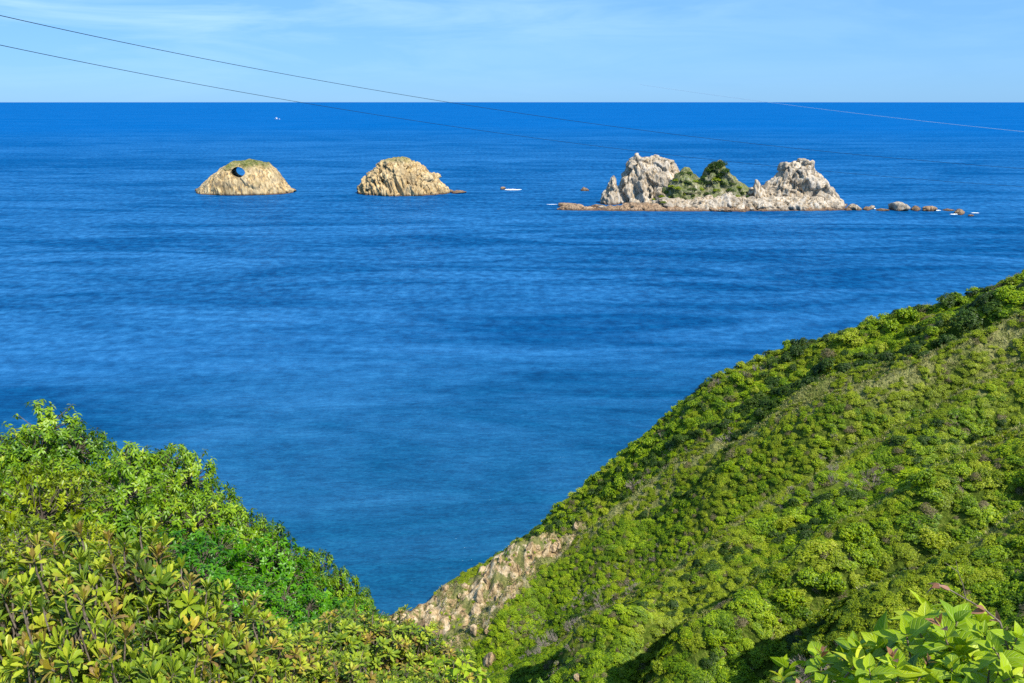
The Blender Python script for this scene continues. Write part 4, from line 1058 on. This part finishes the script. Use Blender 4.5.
lshrub(112, 548, 3.1, .80, 'leathery shrub with the tallest yellow green crown and bare grey twigs', 0, 0)
lshrub(28, 560, 3.3, .85, 'leathery shrub with reddish tips at the edge of the view', 1, 1.1)
lshrub(60, 625, 2.5, .62, 'pale leathery shrub with yellow fallen looking leaves in the lower corner', 2, 2.0)
lshrub(165, 610, 2.8, .72, 'leathery shrub with a pink young leaf beside the tallest crown', 3, .6)
lshrub(228, 618, 3.4, .75, 'leathery shrub with brown green tips between the pink leafed one and the dark gap', 1, 2.6)
lshrub(290, 640, 3.7, .70, 'low leathery shrub in front of the small vivid tree', 2, 4.0)
lshrub(345, 622, 4.6, .85, 'bronze tipped leathery shrub below the seaward tip of the headland', 3, 3.3)
lshrub(398, 628, 4.8, .75, 'bronze tipped leathery shrub in front of the cove water', 0, 5.0)
lshrub(440, 655, 4.6, .62, 'small leathery shrub at the end of the row by the eroded face', 1, .3)
lshrub(130, 660, 2.3, .55, 'bright leathery shrub at the bottom of the corner thicket', 3, 4.4)
lshrub(240, 668, 2.8, .55, 'dark stemmed leathery shrub at the bottom below the vivid trees', 0, 1.9)
lshrub(345, 670, 3.4, .55, 'broad leathery shrub at the bottom below the bronze tips', 2, .9)
lshrub(412, 678, 3.8, .50, 'lowest leathery shrub in the middle of the bottom edge', 3, 2.2)

def broad_shrub(seed, tips=26, R_=.30, H=.8, ln=.105, wd=.062, name='broadleaf_shrub', young=True):
    r_ = np.random.default_rng(seed); root = empty(name, (0, 0, 0))
    a = np.arange(tips)*2.399; rr = R_*np.sqrt((np.arange(tips)+.5)/tips)
    T = np.c_[rr*np.cos(a), rr*np.sin(a), H*(1-.28*(rr/R_)**2)+r_.normal(0, .05, tips)]
    D = norm(np.c_[T[:, :2]*.8/R_, np.full(tips, 1.)]+.25*r_.normal(size=(tips, 3)))
    g = Geo(); rosettes(g, T, D, r_, 6, ln, wd, 'ovate', np.clip(r_.normal(.5, .16, tips), 0, 1), (.45, 1.5), .3, .35)
    m_ = tips*4; q = r_.integers(0, tips, m_); Pp = T[q]-D[q]*r_.uniform(.05, .3, m_)[:, None]
    leaves(g, Pp, norm(r_.normal(size=(m_, 3))*np.array([1, 1, .4])), norm(np.array([0, 0, 1.])+.35*r_.normal(size=(m_, 3))), ln*r_.uniform(.7, 1.15, m_), wd*r_.uniform(.8, 1.1, m_), 'ovate', .3, .3, np.clip(r_.normal(.4, .16, m_), 0, 1))
    st = Geo()
    for i in range(tips): tube(st, [(0, 0, -.3), (T[i, 0]*.4, T[i, 1]*.4, H*.35), T[i]-D[i]*.1, T[i]], [.006, .005, .0035, .0025], 5)
    st.build('stems', M_stem, root); g.build('leaves', M_broad, root)
    if young:
        y = Geo(); sel_ = r_.permutation(tips)[:3]
        rosettes(y, T[sel_]+D[sel_]*.05, D[sel_], r_, 4, ln*.45, wd*.35, 'lance', np.full(3, .55), (.2, .7))
        y.build('young_leaves', M_red, root)
    return root
def bshrub(u_, v_, r, size, label, seed, **k):
    o = broad_shrub(seed, **k); P = at_range(u_, v_, r); H_ = k.get('H', .8)*size*1.05
    o.location = (P[0], P[1], P[2]-H_); o.scale = (size,)*3; o.rotation_euler = (0, 0, seed)
    tag(o, label, 'shrub')
bshrub(965, 622, 1.9, .80, 'glossy broad leaved shrub with ribbed leaves under the reddish vine', 401)
bshrub(846, 652, 1.8, .60, 'glossy broad leaved shrub with two long leaves reaching over the scrub', 402, tips=16)
bshrub(1016, 640, 1.7, .6, 'glossy broad leaved shrub cut by the edge of the view', 403, tips=20)
bshrub(905, 668, 1.6, .5, 'low glossy broad leaved shrub between the two taller ones', 404, tips=18)
bshrub(455, 668, 4.0, .75, 'dark glossy bush at the end of the leathery row', 405, tips=30, ln=.08, wd=.045, young=False)
bshrub(545, 683, 3.0, .4, 'few pale green sprigs at the bottom edge below the eroded face', 406, tips=16, ln=.07, wd=.035, young=False)

# climbing vine with young red leaves above the broad leaves
vr = empty('climbing_vine', tuple(at_range(1003, 640, 1.75)))
vb = np.array(vr.location)
vp = [at_range(*q)-vb for q in ((1010, 655, 1.75), (1000, 622, 1.74), (985, 610, 1.73), (966, 599, 1.72), (950, 590, 1.72), (939, 586, 1.71))]
t1 = [at_range(*q)-vb for q in ((966, 599, 1.72), (963, 585, 1.72), (958, 572, 1.71), (956, 560, 1.70))]
t2 = [at_range(*q)-vb for q in ((958, 572, 1.71), (951, 567, 1.70), (944, 562, 1.69))]
st = Geo(); tube(st, vp, np.linspace(.0022, .0012, 6), 6); tube(st, t1, [.0012, .001, .0008, .0005], 5); tube(st, t2, [.0009, .0007, .0004], 5)
st.build('stem', M_stem, vr)
rv = np.random.default_rng(9); rl = Geo()
for i, (pp, n_) in enumerate(((vp[5], 4), (vp[4], 2), (vp[2], 3), (vp[1], 3))):
    Ax = norm(rv.normal(size=(n_, 3))*np.array([1, .5, .4])+np.array([-.5 if i < 2 else .2, 0, .15]))
    leaves(rl, np.repeat(pp[None], n_, 0), Ax, norm(np.array([0, -.5, 1.])+.4*rv.normal(size=(n_, 3))), rv.uniform(.018, .032, n_), rv.uniform(.009, .015, n_), 'ovate', .3, .3, rv.uniform(.1, 1, n_))
rl.build('leaves', M_red, vr)
tag(vr, 'thin climbing vine with reddish young leaves and a curling tendril', 'vine')

# ------------------------------------------------------------------ overhead cables
m, nt = mat_new('cable_sheath')
p = N(nt, 'ShaderNodeBsdfPrincipled', i_Roughness=0.8); p.inputs['Base Color'].default_value = (.012, .022, .04, 1); p.inputs['Specular IOR Level'].default_value = .1
o = N(nt, 'ShaderNodeOutputMaterial'); L(nt, p.outputs[0], o.inputs['Surface']); M_cable = m
m, nt = mat_new('bare_wire')
p = N(nt, 'ShaderNodeBsdfPrincipled', i_Roughness=0.35, i_Metallic=.6); p.inputs['Base Color'].default_value = (.75, .76, .78, 1)
o = N(nt, 'ShaderNodeOutputMaterial'); L(nt, p.outputs[0], o.inputs['Surface']); M_wire = m
def cable(pix, r0, r1, rad_, mat, label):
    n = 60; uu = np.linspace(pix[0][0], pix[-1][0], n)
    co = np.polyfit([q[0] for q in pix], [q[1] for q in pix], 2 if len(pix) > 2 else 1)
    t = np.linspace(0, 1, n); P = np.array([at_range(a, np.polyval(co, a), r0+(r1-r0)*b) for a, b in zip(uu, t)])
    g = Geo(); tube(g, P, rad_, 6); tag(g.build('overhead_cable', mat, smooth=True), label, 'cable')
cable([(-160, -22), (0, 14), (440, 101), (740, 143), (1024, 168), (1180, 178)], 34, 105, .017, M_cable, 'upper of the two long dark cables crossing sky and sea')
cable([(-160, 10), (0, 45), (370, 110), (563, 143), (774, 169), (1000, 185), (1180, 194)], 34, 105, .015, M_cable, 'lower of the two long dark cables crossing sky and sea')
cable([(640, 84), (750, 101), (880, 116), (1024, 131), (1180, 146)], 150, 36, .017, M_wire, 'bright bare wire slanting across the sea over the eastern peak')

# ------------------------------------------------------------------ motor boat far out
m, nt = mat_new('white_gelcoat')
p = N(nt, 'ShaderNodeBsdfPrincipled', i_Roughness=0.3); p.inputs['Base Color'].default_value = (.85, .87, .88, 1)
o = N(nt, 'ShaderNodeOutputMaterial'); L(nt, p.outputs[0], o.inputs['Surface']); M_white = m
m, nt = mat_new('boat_glass')
p = N(nt, 'ShaderNodeBsdfPrincipled', i_Roughness=0.1); p.inputs['Base Color'].default_value = (.03, .05, .07, 1)
o = N(nt, 'ShaderNodeOutputMaterial'); L(nt, p.outputs[0], o.inputs['Surface']); M_bglass = m
Pb = on_sea(277, 119.3); s_ = Pb[1]/FPX; bl = 5.5*s_
boat = empty('motor_boat', tuple(Pb), R(12))
x = np.linspace(-.5, .5, 24); hb = .15*np.sqrt(np.clip(1-np.clip((x+.1)/.6, 0, 1)**2.2, 0.001, 1)); sh = .10+.06*np.clip(x+.1, 0, 1)**1.3
sec = np.linspace(-1, 1, 11)
V = np.array([[xx*bl, b*s2*bl, (h2*abs(s2)**1.5-.03)*bl] for xx, b, h2 in zip(x, hb, sh) for s2 in sec])
V2 = np.array([[xx*bl, b*s2*bl*.97, h2*bl*.86] for xx, b, h2 in zip(x, hb, sh) for s2 in sec])
g = Geo(); g.add(V, grid_faces(24, 11)); g.add(V2, grid_faces(24, 11)); g.build('hull', M_white, boat)
def box(g, c, sz, taper=1.0):
    v = np.array([[sx_*sz[0]/2*(taper if sz_ > 0 else 1), sy_*sz[1]/2*(taper if sz_ > 0 else 1), sz_*sz[2]/2] for sx_ in (-1, 1) for sy_ in (-1, 1) for sz_ in (-1, 1)])+np.array(c)
    g.add(v, [(0, 1, 3, 2), (4, 6, 7, 5), (0, 4, 5, 1), (2, 3, 7, 6), (0, 2, 6, 4), (1, 5, 7, 3)])
g = Geo(); box(g, (-.06*bl, 0, .17*bl), (.30*bl, .2*bl, .18*bl), .85); cab = g.build('cabin', M_white, boat)
g = Geo(); box(g, (-.06*bl, 0, .205*bl), (.29*bl, .205*bl, .045*bl), .95); g.build('window', M_bglass, cab)
g = Geo(); tube(g, [(-.1*bl, 0, .2*bl), (-.1*bl, 0, .48*bl)], [.012*bl, .006*bl], 6); g.build('mast', M_white, boat)
tag(boat, 'tiny white motor boat alone far out on the sea', 'boat')
